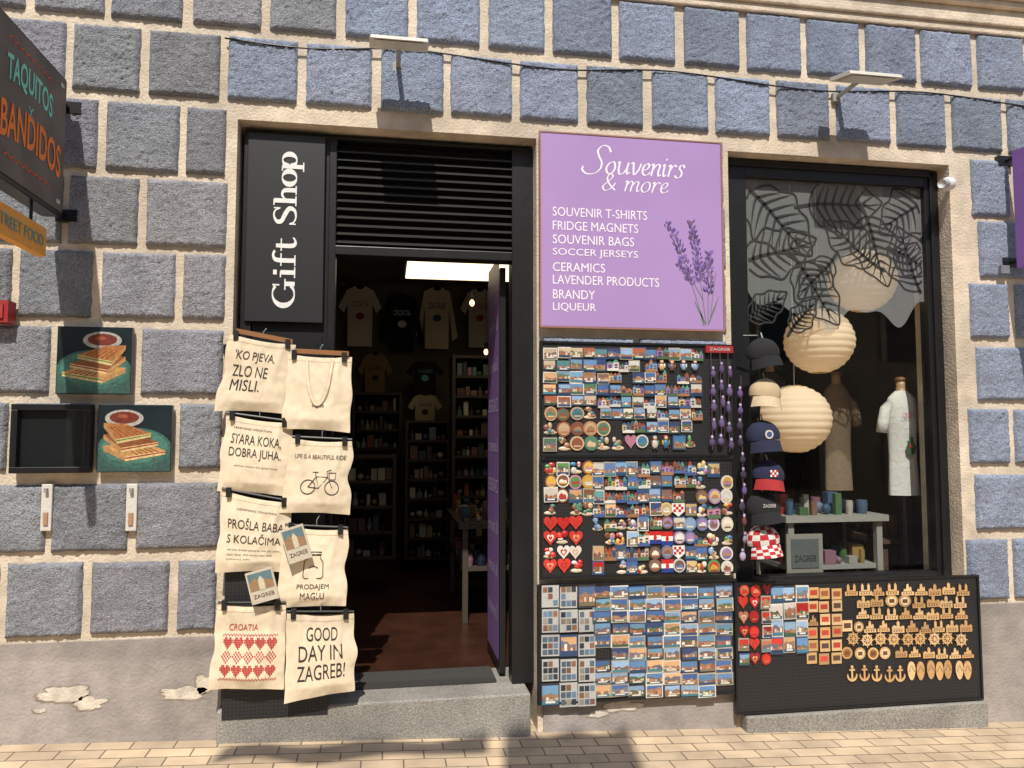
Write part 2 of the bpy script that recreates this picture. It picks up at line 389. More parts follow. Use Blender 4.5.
# ---------------- purple sign
g=group('souvenir_sign',(1,-.05,2.6))
x0,x1,z0,z1=RC(541,138,722,328,-.05)
m=MB(); m.box(x0,x1,-.05,-.03,z0,z1,c(172,138,200)); ob=m.build('panel',mat('purple_panel',c(166,136,188),.4,1.5,.08),g); bevel(ob,.003)
fr=MB(); t_=.008
for q in ((x0-t_,x1+t_,z0-t_,z0),(x0-t_,x1+t_,z1,z1+t_),(x0-t_,x0,z0,z1),(x1,x1+t_,z0,z1)): fr.box(q[0],q[1],-.053,-.028,q[2],q[3])
fr.box(x0+.1,x0+.14,-.03,-.0,z0+.02,z1-.02); fr.box(x1-.14,x1-.1,-.03,0,z0+.02,z1-.02)
fr.build('edge_trim',mat('trim',c(150,110,96),.4),g)
m=MB(); WH=c(236,230,238)
GLY={'S':([[(1.75,1.75),(1.5,2.15),(1.0,2.25),(.65,1.85),(.85,1.35),(1.15,.9),(1.15,.35),(.7,-.05),(.1,-.1),(-.35,.2),(-.3,.5)]],1.62),
'o':([[(.5,.98),(.2,.85),(.03,.4),(.25,.02),(.6,.12),(.75,.5),(.64,.9),(.46,.98)]],.98),
'u':([[(-.05,.9),(.1,1),(.1,.4),(.25,.02),(.6,.15),(.8,.6)],[(.84,1),(.82,.4),(.9,.05),(1.12,.2)]],1.14),
'v':([[(-.05,.9),(.12,1),(.22,.5),(.35,.02),(.65,.4),(.8,.95)]],.94),
'e':([[(.06,.45),(.4,.5),(.58,.82),(.4,1.0),(.12,.75),(.08,.3),(.3,.02),(.6,.12),(.75,.3)]],.82),
'n':([[(-.05,.85),(.12,1),(.1,.5),(.06,0)],[(.1,.5),(.28,.8),(.5,.98),(.68,.85),(.62,.4),(.7,.03),(.9,.15)]],.98),
'm':([[(-.05,.85),(.12,1),(.1,.5),(.06,0)],[(.1,.5),(.25,.8),(.45,.98),(.6,.85),(.56,.4),(.54,0)],[(.6,.5),(.75,.8),(.95,.98),(1.12,.85),(1.06,.4),(1.14,.03),(1.33,.15)]],1.42),
'i':([[(-.05,.85),(.1,1),(.08,.4),(.18,.02),(.36,.15)],[(.14,1.36),(.24,1.48)]],.5),
'r':([[(-.05,.85),(.12,1),(.1,.5),(.06,0)],[(.12,.5),(.28,.85),(.5,1.0),(.64,.85)]],.72),
's':([[(.62,.8),(.5,1.02),(.28,1.0),(.2,.75),(.45,.45),(.42,.1),(.1,-.05),(-.1,.15)]],.7),
'&':([[(1.15,.05),(.6,.55),(.25,1.15),(.45,1.6),(.7,1.3),(.35,.8),(.02,.35),(.3,-.02),(.75,.2),(1.05,.75)]],1.5),' ':([],.45)}
lc=[0]
def script(st,u0,v0,u1,v1,yl,yh,lw):
    a,b,d,e=RC(u0,v0,u1,v1,-.05); tot=sum(GLY[ch][1] for ch in st)+.3; x=0.25
    sy=(e-d)/(yh-yl); sx_=(b-a)/tot
    for ch in st:
        for P in GLY[ch][0]:
            P=spline([(a+(x+q[0]+.22*(q[1]-.5))*sx_, d+(q[1]-yl)*sy) for q in P],6); wd=[]
            for i in range(len(P)):
                p=P[max(0,i-1)];q=P[min(len(P)-1,i+1)]; an=math.atan2(q[1]-p[1],q[0]-p[0]); wd.append(lw*(.34+.8*abs(math.sin(an-.35))))
            lc[0]+=1; m.ribbon(P,wd,plane(-.0508-lc[0]*.00003),WH,creep=.00001)
        x+=GLY[ch][1]
script('Souvenirs',584,147,685,177,-.15,2.3,.010)
script('& more',600,175,670,193,-.1,1.6,.008)
for t,u1,v0,v1 in (('SOUVENIR T-SHIRTS',647,209,218),('FRIDGE MAGNETS',638,222.5,231.5),('SOUVENIR BAGS',634,236,245),('SOCCER JERSEYS',638,249.5,258.5),('CERAMICS',605,263,272),('LAVENDER PRODUCTS',659,276.5,285.5),('BRANDY',595,290,299),('LIQUEUR',596,303,312)):
    a,b,d,e=RC(554,v0,u1,v1,-.05)
    a=RC(541,138,722,328,-.05)[0]+.066; m.textr(t,a,b,d,e,-.0515,WH)
def px(u,v,y=-.05): return S(u,v,y)
for (tu,tv,bu,bv,nb) in ((667,222,704,325,11),(690,221,706,325,14),(708,252,708,325,9),(678,262,703,300,5),(716,272,710,322,0)):
    pts=[]
    for i in range(9):
        t=i/8; pts.append(px(tu+(bu-tu)*t**.8, tv+(bv-tv)*t))
    m.ribbon(pts,.003,plane(-.0515),c(92,110,84))
    for i in range(nb):
        t=i/ max(1,nb)*.58; u=tu+(bu-tu)*t**.8; v=tv+(bv-tv)*t; wid=1.8+2.2*math.sin(min(1,t*3+.2)*math.pi*.5)
        for s_ in (-1,1,0,-.5,.5):
            a,b=px(u+s_*wid+R()*1.2,v+R()*3.5); r=.006+R()*.005; an=s_*-.6+(R()-.5)*.6
            P=[]
            for q in range(8):
                X_=r*.6*math.cos(q*.785);Z_=r*1.5*math.sin(q*.785); P.append((a+X_*math.cos(an)-Z_*math.sin(an),b+X_*math.sin(an)+Z_*math.cos(an)))
            m.poly(P,-.0518-R()*.0014,jit(random.choice([c(98,72,140),c(128,100,170),c(80,58,116),c(110,84,120)]),.25))
for (bu,bv,tu,tv) in ((706,325,694,300),(708,325,719,296),(704,326,700,310)):
    a=px(bu,bv);b=px(tu,tv); m.ribbon([a,((a[0]+b[0])/2,(a[1]+b[1])/2),b],[.004,.01,.001],plane(-.0518),c(96,116,86))
m.build('print',M_matt,g)

# ---------------- magnets
def shape_heart(cx,cz,w,h):
    o=[]
    for i in range(18):
        t=i/18*2*math.pi; x=16*math.sin(t)**3; z=13*math.cos(t)-5*math.cos(2*t)-2*math.cos(3*t)-math.cos(4*t)
        o.append((cx+x/32*w,cz+(z+2.5)/29*h))
    return o
def ell(cx,cz,w,h,n=14): return [(cx+w/2*math.cos(i/n*2*math.pi),cz+h/2*math.sin(i/n*2*math.pi)) for i in range(n)]
def rc(cx,cz,w,h,a=0):
    o=[]
    for x,z in ((-w/2,-h/2),(w/2,-h/2),(w/2,h/2),(-w/2,h/2)): o.append((cx+x*math.cos(a)-z*math.sin(a),cz+x*math.sin(a)+z*math.cos(a)))
    return o
P_sky=[c(95,130,170),c(70,100,150),c(140,168,196),c(210,165,120),c(60,75,115),c(110,150,180)]
P_roof=[c(160,98,72),c(180,128,94),c(135,90,74),c(196,180,156),c(214,208,194)]
P_low=[c(50,80,110),c(64,92,68),c(44,66,96),c(120,110,86),c(70,124,138)]
def item(mb,k,cx,cz,w,h,y,pal=None,th=.008):
    a=(R()-.5)*.14; yf=y-th*(.7+R()*.8); yy=yf-.0012; pal=pal or P_roof; w*=.96+R()*.14; h*=.96+R()*.14
    pc=lambda: jit(random.choice(pal),.18)
    if k=='photo':
        mb.prism(rc(cx,cz,w,h,a*.5),y,yf,jit(random.choice([c(215,210,200),c(60,60,70),c(170,160,142),c(60,84,124)]),.1))
        iw=w*.88; ih=h*.84; s1=.3+R()*.25
        mb.rect(cx-iw/2,cx+iw/2,cz-ih/2,cz+ih/2,yy,jit(random.choice(pal if R()<.5 else P_sky),.2))
        zm=cz+ih/2-ih*s1; zl=cz-ih/2+ih*.22
        P=[(cx-iw/2,zl)]; x=cx-iw/2
        for i in range(6): P.append((x,zm+ih*(R()-.5)*.3)); x+=iw/5
        P.append((cx+iw/2,zl)); mb.poly(P,yy-.0004,jit(random.choice([c(90,110,80),c(110,110,120),c(150,120,96)]),.2))
        x=cx-iw/2
        while x<cx+iw/2-.001:
            d=min(iw*(.08+R()*.16),cx+iw/2-x); b=zl+(zm-zl)*(.2+R()*.7)
            mb.rect(x,x+d,zl,b,yy-.0008,jit(random.choice(P_roof),.2))
            if R()<.6: mb.poly([(x,b),(x+d,b),(x+d/2,b+ih*.12)],yy-.0009,jit(c(150,84,62),.2))
            x+=d*(1+R()*.5)
        mb.rect(cx-iw/2,cx+iw/2,cz-ih/2,zl,yy-.0010,jit(random.choice(P_low),.25))
        if R()<.5: mb.rect(cx-iw*.3,cx+iw*.3,cz-ih*.43,cz-ih*.31,yy-.0014,c(220,215,205))
    elif k=='card':
        mb.prism(rc(cx,cz,w,h,a*.3),y,yf,c(180,180,176))
        for i in (-1,0,1):
            for j in (-1,0,1):
                if R()<.85: mb.rect(cx+i*w*.3-w*.13,cx+i*w*.3+w*.13,cz+j*h*.3-h*.12,cz+j*h*.3+h*.12,yy,jit(random.choice([c(80,96,112),c(50,56,66),c(140,132,120),c(100,124,146),c(130,90,70)]),.25))
    elif k=='house':
        n=random.choice([2,3,3]); x=cx-w/2
        for i in range(n):
            d=w/n; hh=h*(.45+R()*.35); b=pc()
            mb.prism([(x,cz-h/2),(x+d,cz-h/2),(x+d,cz-h/2+hh),(x,cz-h/2+hh)],y,yf-i*.0007,b)
            mb.prism([(x-.001,cz-h/2+hh),(x+d+.001,cz-h/2+hh),(x+d/2,cz-h/2+hh+h*(.15+.2*R()))],y,yf-.001-i*.0007,jit(random.choice([c(150,76,58),c(70,84,112),c(166,106,74),c(90,140,120)]),.2))
            for q in range(2): mb.rect(x+d*.25,x+d*.75,cz-h/2+hh*(.35+.3*q),cz-h/2+hh*(.47+.3*q),yf-.004,jit(c(70,66,80),.3))
            x+=d
        mb.prism([(cx-w/2,cz-h/2),(cx+w/2,cz-h/2),(cx+w/2,cz-h*.3),(cx,cz-h*.24),(cx-w/2,cz-h*.32)],y,yf-.0045,jit(random.choice([c(70,92,140),c(200,196,186),c(80,104,74),c(150,110,80)]),.2))
    elif k=='heart':
        p=pc(); mb.prism(shape_heart(cx,cz,w,h),y,yf,p)
        if R()<.75: mb.poly(shape_heart(cx,cz,w*.5,h*.5),yy,jit(random.choice([c(225,215,205),c(180,50,44),c(205,160,120)]),.1)); mb.poly(shape_heart(cx,cz,w*.28,h*.28),yy-.0008,p)
    elif k=='round':
        mb.prism(ell(cx,cz,w,h),y,yf,pc()); mb.poly(ell(cx,cz,w*.78,h*.78),yy,pc())
        mb.poly([(cx-w*.3,cz-h*.18),(cx+w*.3,cz-h*.18),(cx+w*.25,cz+h*.05),(cx+w*.05,cz+h*.22*R()),(cx-w*.12,cz+h*.25*R()),(cx-w*.28,cz)],yy-.0007,pc()); mb.rect(cx-w*.25,cx+w*.25,cz-h*.25,cz-h*.14,yy-.0012,pc())
    elif k=='blob':
        n=random.randint(4,6)
        for i in range(n):
            mb.ball(cx+(R()-.5)*w*.55,y-.004,cz+(R()-.4)*h*.55,w*(.14+.15*R()),.01,h*(.12+.16*R()),pc(),8,5)
        mb.ball(cx,y-.002,cz-h*.3,w*.45,.008,h*.15,jit(c(205,190,165),.15),8,5)
    elif k=='shield':
        mb.prism([(cx-w/2,cz+h/2),(cx-w/2,cz-h*.1),(cx,cz-h/2),(cx+w/2,cz-h*.1),(cx+w/2,cz+h/2)],y,yf,c(220,218,214))
        for i in range(4):
            for j in range(3):
                if (i+j)%2==0: mb.rect(cx-w*.4+i*w*.2,cx-w*.2+i*w*.2,cz-h*.15+j*h*.19,cz+h*.04+j*h*.19,yy,c(180,34,36))
    elif k=='flag':
        for i,q in enumerate((c(190,38,38),c(225,225,222),c(38,58,130))):
            mb.prism(rc(cx,cz+h/3-i*h/3,w,h/3),y,yf,q)
        mb.poly(ell(cx,cz,w*.3,h*.5,6),yy,c(190,44,40))
    elif k=='figure':
        b=pc(); mb.ball(cx,y-.006,cz-h*.12,w*.26,.01,h*.3,b,8,6); mb.ball(cx,y-.008,cz+h*.28,w*.17,.01,h*.15,c(205,165,135),8,6); mb.ball(cx,y-.004,cz+h*.38,w*.2,.01,h*.1,pc(),8,5)
        for s_ in (-1,1): mb.ball(cx+s_*w*.26,y-.006,cz-h*.02,w*.08,.007,h*.2,pc(),6,4); mb.ball(cx+s_*w*.13,y-.006,cz-h*.42,w*.11,.009,h*.1,c(50,40,40),6,4)
WOOD=[c(206,170,120),c(196,156,106),c(216,182,136),c(180,142,98)]
def wood(mb,k,cx,cz,w,h,y):
    col=jit(random.choice(WOOD),.1); yf=y-.006-R()*.004; dk=c(110,72,42)
    if k=='church':
        b=cz-h/2; r_=R()
        if r_<.35: P=[(-.5,0),(.5,0),(.5,.35),(.34,.35),(.34,.8),(.24,1),(.14,.8),(.14,.45),(-.14,.45),(-.14,.8),(-.24,1),(-.34,.8),(-.34,.35),(-.5,.35)]
        elif r_<.7: P=[(-.5,0),(.5,0),(.5,.5),(.38,.6),(.25,.5),(.12,.5),(.12,.85),(0,1),(-.12,.85),(-.12,.5),(-.3,.66),(-.5,.5)]
        else: P=[(-.5,0),(.5,0),(.46,.3),(.3,.34),(.26,.7),(.1,.62),(.05,.95),(-.1,.9),(-.14,.5),(-.3,.55),(-.36,.3),(-.5,.26)]
        mb.prism([(cx+a*w,b+q*h) for a,q in P],y,yf,col,dk)
        for i in range(4): mb.rect(cx-w*.36+i*w*.2,cx-w*.28+i*w*.2,b+h*.1,b+h*.24,yf-.001,dk)
        mb.rect(cx-w*.4,cx+w*.4,b+h*.31,b+h*.34,yf-.001,dk)
    elif k=='wheel':
        n=16
        for i in range(n):
            a=i/n*6.2832;a2=(i+1)/n*6.2832
            q=lambda r,t:(cx+r*w/2*math.cos(t),cz+r*h/2*math.sin(t))
            mb.prism([q(.5,a),q(.8,a),q(.8,a2),q(.5,a2)],y,yf,col,dk)
        for i in range(4):
            a=i/4*3.14159; mb.prism(rc(cx,cz,w,.006,a),y,yf-.001-i*.0005,col,dk)
        mb.prism(ell(cx,cz,w*.25,h*.25,8),y,yf-.004,col,dk)
    elif k=='anchor':
        mb.prism(rc(cx,cz,w*.16,h*.85),y,yf,col,dk); mb.prism(rc(cx,cz+h*.24,w*.5,h*.1),y,yf-.001,col,dk); mb.prism(ell(cx,cz+h*.42,w*.26,h*.2,8),y,yf-.0015,col,dk)
        pts=[(cx+w*.48*math.cos(t),cz-h*.08+h*.38*math.sin(t)) for t in [math.pi*1.02+i/8*math.pi*.96 for i in range(9)]]
        for i in range(8): mb.prism([pts[i],pts[i+1],(pts[i+1][0]*.8+cx*.2,pts[i+1][1]+h*.14),(pts[i][0]*.8+cx*.2,pts[i][1]+h*.14)],y,yf-.0005,col,dk)
    elif k=='flipflop':
        mb.prism([(cx+w*.5*math.sin(t)*(1+.15*math.cos(t)),cz+h/2*math.cos(t)) for t in [i/14*6.2832 for i in range(14)]],y,yf,col,dk)
        mb.ribbon([(cx-w*.35,cz-h*.05),(cx,cz+h*.28),(cx+w*.35,cz-h*.05)],.003,plane(yf-.002),dk)
    elif k=='disc':
        mb.prism(ell(cx,cz,w,h),y,yf,col,dk); mb.poly(ell(cx,cz,w*.7,h*.7),yf-.001,jit(random.choice([c(150,100,60),c(225,205,170)]),.1)); mb.rect(cx-w*.2,cx+w*.2,cz-h*.15,cz+h*.15,yf-.002,dk)
    elif k=='tag':
        mb.prism(rc(cx,cz,w,h),y,yf,col,dk); mb.rect(cx-w*.35,cx+w*.35,cz-h*.2,cz+h*.25,yf-.001,jit(random.choice([c(150,90,60),c(190,70,54),c(90,70,60)]),.2))
yb=-.05
def board(u0,v0,u1,v1,y=yb):
    g=group('magnet_display_board',(S(u0,v0,y)[0],y,S(u0,v0,y)[1]))
    x0,x1,z0,z1=RC(u0,v0,u1,v1,y)
    m=MB(); m.box(x0,x1,y,y+.015,z0,z1); m.build('pegboard',M_peg,g)
    m=MB(); t=.012
    for q in ((x0-t,x1+t,z0-t,z0),(x0-t,x1+t,z1,z1+t),(x0-t,x0,z0,z1),(x1,x1+t,z0,z1)): m.box(q[0],q[1],y-.008,y+.02,q[2],q[3])
    for xx in (x0+.15,x1-.2): m.box(xx,xx+.05,y+.015,-.012,z0+.02,z1-.02)
    m.build('border_frame',M_black,g)
    return g,MB()
pxs=lambda d,u: d/F*4.3*(1+.12*(u-540)/400)
def fill(mb,k,u0,u1,v,pitch,w,h,pal=None,y=yb,fn=item,skip=.02):
    u=u0
    while u<=u1:
        if R()>skip:
            kk=random.choice(k) if isinstance(k,(list,tuple)) else k
            x,z=S(u+(R()-.5)*2.0,v+(R()-.5)*1.8,y)
            if fn is item: item(mb,kk,x,z,pxs(w,u),pxs(h,u),y,pal)
            else: wood(mb,kk,x,z,pxs(w,u),pxs(h,u),y)
        u+=pitch
PT=[c(90,140,140),c(150,110,80),c(190,172,145),c(60,84,100),c(156,90,64)]
PB=[c(205,203,198),c(86,112,150),c(130,156,186),c(215,208,190),c(170,120,90)]
PG=[c(80,120,96),c(160,118,84),c(66,104,112),c(190,162,128),c(132,82,62)]
PR=[c(180,36,36),c(196,56,46),c(215,205,198)]
PM=[c(200,160,70),c(170,60,50),c(64,112,150),c(92,140,82),c(176,120,140),c(205,198,184),c(120,80,60)]
PP=PB+[c(150,120,160),c(196,172,120),c(120,90,76)]
g,mb=board(542,345,733,455)
fill(mb,'photo',550,594,353,13,13,10.5,PT); fill(mb,'photo',600,640,354,13,13,10.5,PT);fill(mb,['house','photo'],650,702,354,11.5,11.5,11,PP)
fill(mb,'photo',550,594,365,13,13,10.5,PT); fill(mb,['photo','house'],600,640,366,11.5,11,10.5,PP);fill(mb,['figure','house'],650,702,366,11,11,11,PP)
fill(mb,'photo',550,594,377,13,13,10.5,PT); fill(mb,['photo','house'],603,702,378,11.5,11,10.5,PP)
fill(mb,'photo',550,596,389,13.5,13,11,PG); fill(mb,['house','photo'],603,702,390,11.5,11,11,PP)
fill(mb,'photo',550,596,401,13.5,13,10,PT); fill(mb,['house','photo'],603,702,402,11.5,11,11,PP)
fill(mb,['blob','round','round'],550,596,414,13.5,13,13,PG); fill(mb,['house','photo'],605,702,414,11.5,11,10.5,PP)
fill(mb,['blob','round','round'],550,616,429,13.5,13.5,13.5,PG); fill(mb,['photo','house','photo'],628,702,427,11.5,11,11,PP)
fill(mb,['blob','round','photo'],550,618,444,13.5,13.5,13.5,PG); fill(mb,['blob','heart','figure','round','photo'],630,702,442,12,12,13,PM)
mb.build('magnets',M_item,g)
g,mb=board(542,460,733,574)
for i,v in enumerate((468,481,495,509,523,538,552,566)):
    fill(mb,['round','blob','photo'] if i<3 else (['round','blob'] if i<4 else ['heart','heart','heart','blob']),550,(592 if i<4 else 586),v,12.8,12.5,13,PM if i<3 else (PR if i>3 else PG))
    fill(mb,['house','blob','photo'] if i%3 else ['house','photo'],598,646,v+1,11.3,11,13,[PP,PM,PT,PR+PP][i%4])
    fill(mb,['shield','flag','house','round','photo'] if i>1 else ['house','photo'],655,692,v,11.8,11.5,12,PP)
    fill(mb,['round','photo','round','house','blob'],701,728,v+1,12.5,12,13,PM if i%2 else PP)
mb.build('magnets',M_item,g)
g,mb=board(540,584,735,697)
for i in range(9):
    v=592+i*12.3
    u=547
    while u<732:
        if u<590:
            if i%2==0 and u<590:
                x,z=S(u+3,v+4,yb); item(mb,'card' if R()<.7 else 'photo',x,z,pxs(16,u),pxs(20,u),yb,PB)
            u+=18.3; continue
        if R()>.015:
            x,z=S(u+(R()-.5)*1.4,v+(R()-.5)*1.2,yb); item(mb,'photo',x,z,pxs(16.6,u),pxs(11.2,u),yb,P_sky)
        u+=17.4
mb.build('magnets',M_item,g)
y4=-.06
g,mb=board(737,581,979,705,y4)
for i,v in enumerate((590,603,617,631,645,659)):
    fill(mb,['heart','round','heart','photo'],743,766,v,11.5,9.5,11,[PR[0],PR[1],c(150,40,36),c(190,120,90)],y4)
for v in (594,611,628,645): fill(mb,['photo'],776,802,v,12.5,12,15,PR,y4)
for v in (593,606,619,632,645,658): fill(mb,['tag','tag','church'],812,846 if v<630 else 836,v,12,10,10,y=y4,fn=wood)
for j,v in enumerate((589,601,613)): fill(mb,'church' if j!=1 else ['church','disc','church'],(850 if j<1 else 862),972,v,14,13,11,y=y4,fn=wood)
fill(mb,['tag','disc'],846,866,626,12,10,10,y=y4,fn=wood); fill(mb,'church',870,972,626,13.5,12.5,11,y=y4,fn=wood)
fill(mb,'wheel',852,972,639,13.5,13,13,y=y4,fn=wood)
fill(mb,'disc',846,890,653,13,11,11,y=y4,fn=wood); fill(mb,'church',900,972,652,13.5,12,10,y=y4,fn=wood)
fill(mb,'anchor',852,900,674,12,11,15,y=y4,fn=wood,skip=0); fill(mb,'flipflop',910,972,670,9.5,8,17,y=y4,fn=wood,skip=0)
mb.build('wooden_magnets',M_item,g)
g=group('lavender_sachets',(1.7,-.08,2.1)); mb=MB()
for u,v0,v1 in ((711,360,450),(720,356,446),(728,360,452),(741,384,560)):
    x,z0=S(u,v0,-.075);z1=S(u,v1,-.075)[1]
    mb.tube([(x,-.075,z0+.05),(x,-.075,z1)],.002,c(160,150,165),5)
    n=int((v1-v0)/16)
    for i in range(n):
        z=z0-(i+.5+.2*R())*(z0-z1)/n; q=jit(c(92,74,112) if u<735 else random.choice([c(150,140,165),c(120,60,70),c(92,70,120),c(60,50,70)]),.25); dx=(R()-.5)*.025
        mb.ball(x+dx,-.078,z-.01,.014+.006*R(),.012,.02+.008*R(),q,8,6); mb.ball(x+dx,-.078,z+.022,.009,.008,.012,jit(c(170,150,185),.2),6,4)
mb.build('sachets',M_cloth,g,smooth=True)
m=MB(); a=RC(705,346,732,353,-.06); m.box(a[0],a[1],-.075,-.055,a[2],a[3],c(150,44,46)); m.textr('ZAGREB',a[0]+.02,a[1]-.02,a[2]+.012,a[3]-.012,-.077,c(200,190,185)); m.build('price_tag',M_item,g)

# ---------------- tote bags
CAN=c(222,206,178); INK=c(46,40,38)
g=group('tote_rack',(-1,-.03,1)); m=MB()
a=RC(230,345,326,600,-.03); b=RC(224,560,329,716,-.05)
m.box(a[0],a[1],-.035,-.015,a[2],a[3]); m.build('backboard',M_black,g)
m=MB(); m.box(b[0],b[1],-.065,-.04,b[2],b[3]); m.build('lower_pegboard',M_peg,g)
m=MB()
for xx in (a[0]+.04,a[1]-.06): m.box(xx,xx+.03,-.04,-.0,a[2]-.3,a[3]+.05)
m.box(a[0]-.05,a[1]+.02,-.015,0,a[3]-.05,a[3])
m.build('rails',M_black,g)
def bag(cor,y,texts,seed,wire=False,handles=False,extra=None):
    P=[S(u,v,y) for u,v in cor]
    TL,TR,BR,BL=P
    g=group('tote_bag',((TL[0]+TR[0])/2,y,(TL[1]+BL[1])/2))
    def f(s,t,off=0):
        sag=.012*math.sin(math.pi*s)*(1 if t>.5 else -1)*abs(2*t-1)**3
        x=(BL[0]*(1-s)+BR[0]*s)*(1-t)+(TL[0]*(1-s)+TR[0]*s)*t
        z=(BL[1]*(1-s)+BR[1]*s)*(1-t)+(TL[1]*(1-s)+TR[1]*s)*t
        x+= .012*math.sin(math.pi*t)*(1 if s>.5 else -1)*abs(2*s-1)**2*noise.noise(Vector((t*3,seed,s*2)))*2
        z-= sag*(1 if t>.5 else .6)
        bl=.028*math.sin(math.pi*min(1,max(0,s)))**.7*(.35+.65*(1-t)**.6)*min(1,t*6+.15)
        wr=.013*noise.noise(Vector((s*2.6+t*1.1,t*1.7-s*.5,seed)))+.004*noise.noise(Vector((s*7+t*2,t*3.5,seed+9)))
        fold=.008*math.exp(-((s-.18-.12*(1-t))/.05)**2)*t+.008*math.exp(-((s-.82+.14*(1-t))/.05)**2)*t
        cr=.0045*abs(noise.noise(Vector((s*5-t*4,s*3+t*5,seed+20))))+.0012*abs(noise.noise(Vector((s*13+t*6,t*9,seed+30))))
        return (x,y-bl-wr-fold+cr-off,z)
    N=44; m=MB(); vs=[];fs=[]
    for j in range(N+1):
        for i in range(N+1): vs.append(f(i/N,j/N))
    for j in range(N):
        for i in range(N): k=j*(N+1)+i; fs.append((k,k+1,k+N+2,k+N+1))
    m.mesh(vs,fs,jit(CAN,.04))
    vb=[]
    for j in range(N+1):
        for i in range(N+1):
            p=f(i/N,j/N); e=min(i,j,N-i)/3; vb.append((p[0],y+.012*min(1,e)+(p[1]-y)*(1-min(1,e)),p[2]))
    m.mesh(vb,fs,jit(c(214,192,160),.04))
    m.build('canvas',M_cloth,g,smooth=True)
    m=MB()
    m.ribbon([(i/40,.93) for i in range(41)],.004,lambda a,b:f(a,b,.0014),c(190,168,135))
    if handles:
        pts=[]
        for i in range(21):
            q=i/20; pts.append((.3+.4*q,.97-.62*math.sin(math.pi*q)**.6))
        m.ribbon(pts,.055,lambda a,b:f(a,b,.008),c(206,186,156))
        m.ribbon(pts,.035,lambda a,b:f(a,b,.0095),c(224,206,178))
    for tx in texts:
        st,s0,s1,t0,t1=tx[:5]; col=tx[5] if len(tx)>5 else INK; bo=tx[6] if len(tx)>6 else 0
        m.text(st,lambda a,b:f(s0+(s1-s0)*a,t0+(t1-t0)*b,.0024),col,bold=bo)
    if extra: extra(m,f)
    m.build('print',M_matt,g)
    m=MB(); hc=c(140,98,62) if wire else (.02,.02,.02)
    A=Vector((TL[0]-.0,y-.002,TL[1]+.008));B=Vector((TR[0],y-.002,TR[1]+.008)); d=(B-A)
    if wire:
        m.prism([(A.x+d.x*.1,A.z-.004),(B.x-d.x*.05,B.z-.004),(B.x-d.x*.05,B.z+.02),(A.x+d.x*.1,A.z+.02)],y+.006,y-.012,hc)
    else: m.tube([A,B],.006,hc)
    for q in (.1,.88):
        C_=A+d*q; m.box(C_.x-.012,C_.x+.012,y-.022,y+.012,C_.z-.035,C_.z+.012,(.015,.015,.015))
    C_=A+d*.5; m.tube([C_,C_+Vector((0,.0,.03)),C_+Vector((.012,.02,.05)),C_+Vector((0,.06,.055))],.0025,c(120,120,120),6)
    m.build('hanger',M_item,g)
RED=c(186,50,44)
def bike(m,f):
    fn=lambda a,b:f(a,b,.0027)
    for cx in (.36,.72): m.ribbon([(cx+.105*math.cos(i/20*6.2832),.36+.095*math.sin(i/20*6.2832)) for i in range(21)],.012,fn,INK)
    for pts in (((.36,.36),(.47,.5),(.65,.5),(.72,.36)),((.47,.5),(.52,.35),(.65,.5)),((.36,.36),(.52,.35)),((.65,.5),(.63,.58),(.7,.6)),((.47,.5),(.45,.56)),((.41,.56),(.5,.56)),((.66,.56),(.78,.56),(.77,.47),(.68,.47),(.66,.56))):
        m.ribbon(list(pts),.011,fn,INK)
def jar(m,f):
    fn=lambda a,b:f(a,b,.0027)
    m.ribbon([(.4,.66),(.4,.62),(.36,.58),(.35,.4),(.38,.37),(.62,.37),(.65,.4),(.64,.58),(.6,.62),(.6,.66),(.4,.66)],.012,fn,INK)
    m.ribbon([(.39,.7),(.61,.7),(.61,.67),(.39,.67),(.39,.7)],.014,fn,INK); m.ribbon([(.43,.5),(.5,.53),(.57,.5)],.01,fn,INK)
def cross(m,f):
    Hh=['0110110','1111111','1111111','0111110','0011100','0001000']
    for r in range(3):
        for k in range(5):
            for j,l in enumerate(Hh):
                for i,ch in enumerate(l):
                    if ch=='1' and not (r==1 and (i+j)%2):
                        s=.13+k*.152+i*.0205; t=.62-r*.16-j*.024
                        m.face([f(s,t,.0024),f(s+.017,t,.0024),f(s+.017,t-.02,.0024),f(s,t-.02,.0024)],RED)
    for k in range(36):
        for t in (.65,.135):
            s=.12+k*.0215; tt=t+(.012 if k%2 else 0); m.face([f(s,tt,.0024),f(s+.015,tt,.0024),f(s+.015,tt-.016,.0024),f(s,tt-.016,.0024)],RED)
def smalltxt(lst):
    def g_(m,f):
        for (t,s0,s1,t0) in lst: m.text(t,lambda a,b:f(s0+(s1-s0)*a,t0+.028*b,.0024),INK)
    return g_
bag([(230,334),(296,345),(285,414),(214,411)],-.10,[("'KO PJEVA,",.16,.74,.66,.82),("ZLO NE",.16,.66,.47,.62),("MISLI.",.16,.58,.28,.43)],1,wire=True)
bag([(226,414),(293,423),(288,497),(217,491)],-.10,[("STARA KOKA,",.12,.86,.62,.77),("DOBRA JUHA.",.12,.86,.44,.59)],2,extra=smalltxt([('LEARNING CROATIAN',.14,.7,.84),('old hen makes the good soup',.2,.82,.34)]))
bag([(222,490),(293,503),(284,572),(215,573)],-.10,[("PROŠLA BABA",.14,.92,.56,.71),("S KOLAČIMA",.14,.9,.38,.52)],3,extra=smalltxt([('LEARNING CROATIAN',.25,.8,.8),('old lady already passed by with the cakes,',.16,.9,.28),('too late, the train has left',.16,.8,.22),('(idiom) adv.',.16,.5,.16)]))
bag([(218,604),(286,604),(284,690),(208,690)],-.12,[("CROATIA",.2,.62,.7,.78,RED)],4,extra=cross)
bag([(288,354),(352,357),(350,433),(282,429)],-.115,[("zagreb",.42,.6,.3,.36)],5,wire=True,handles=True)
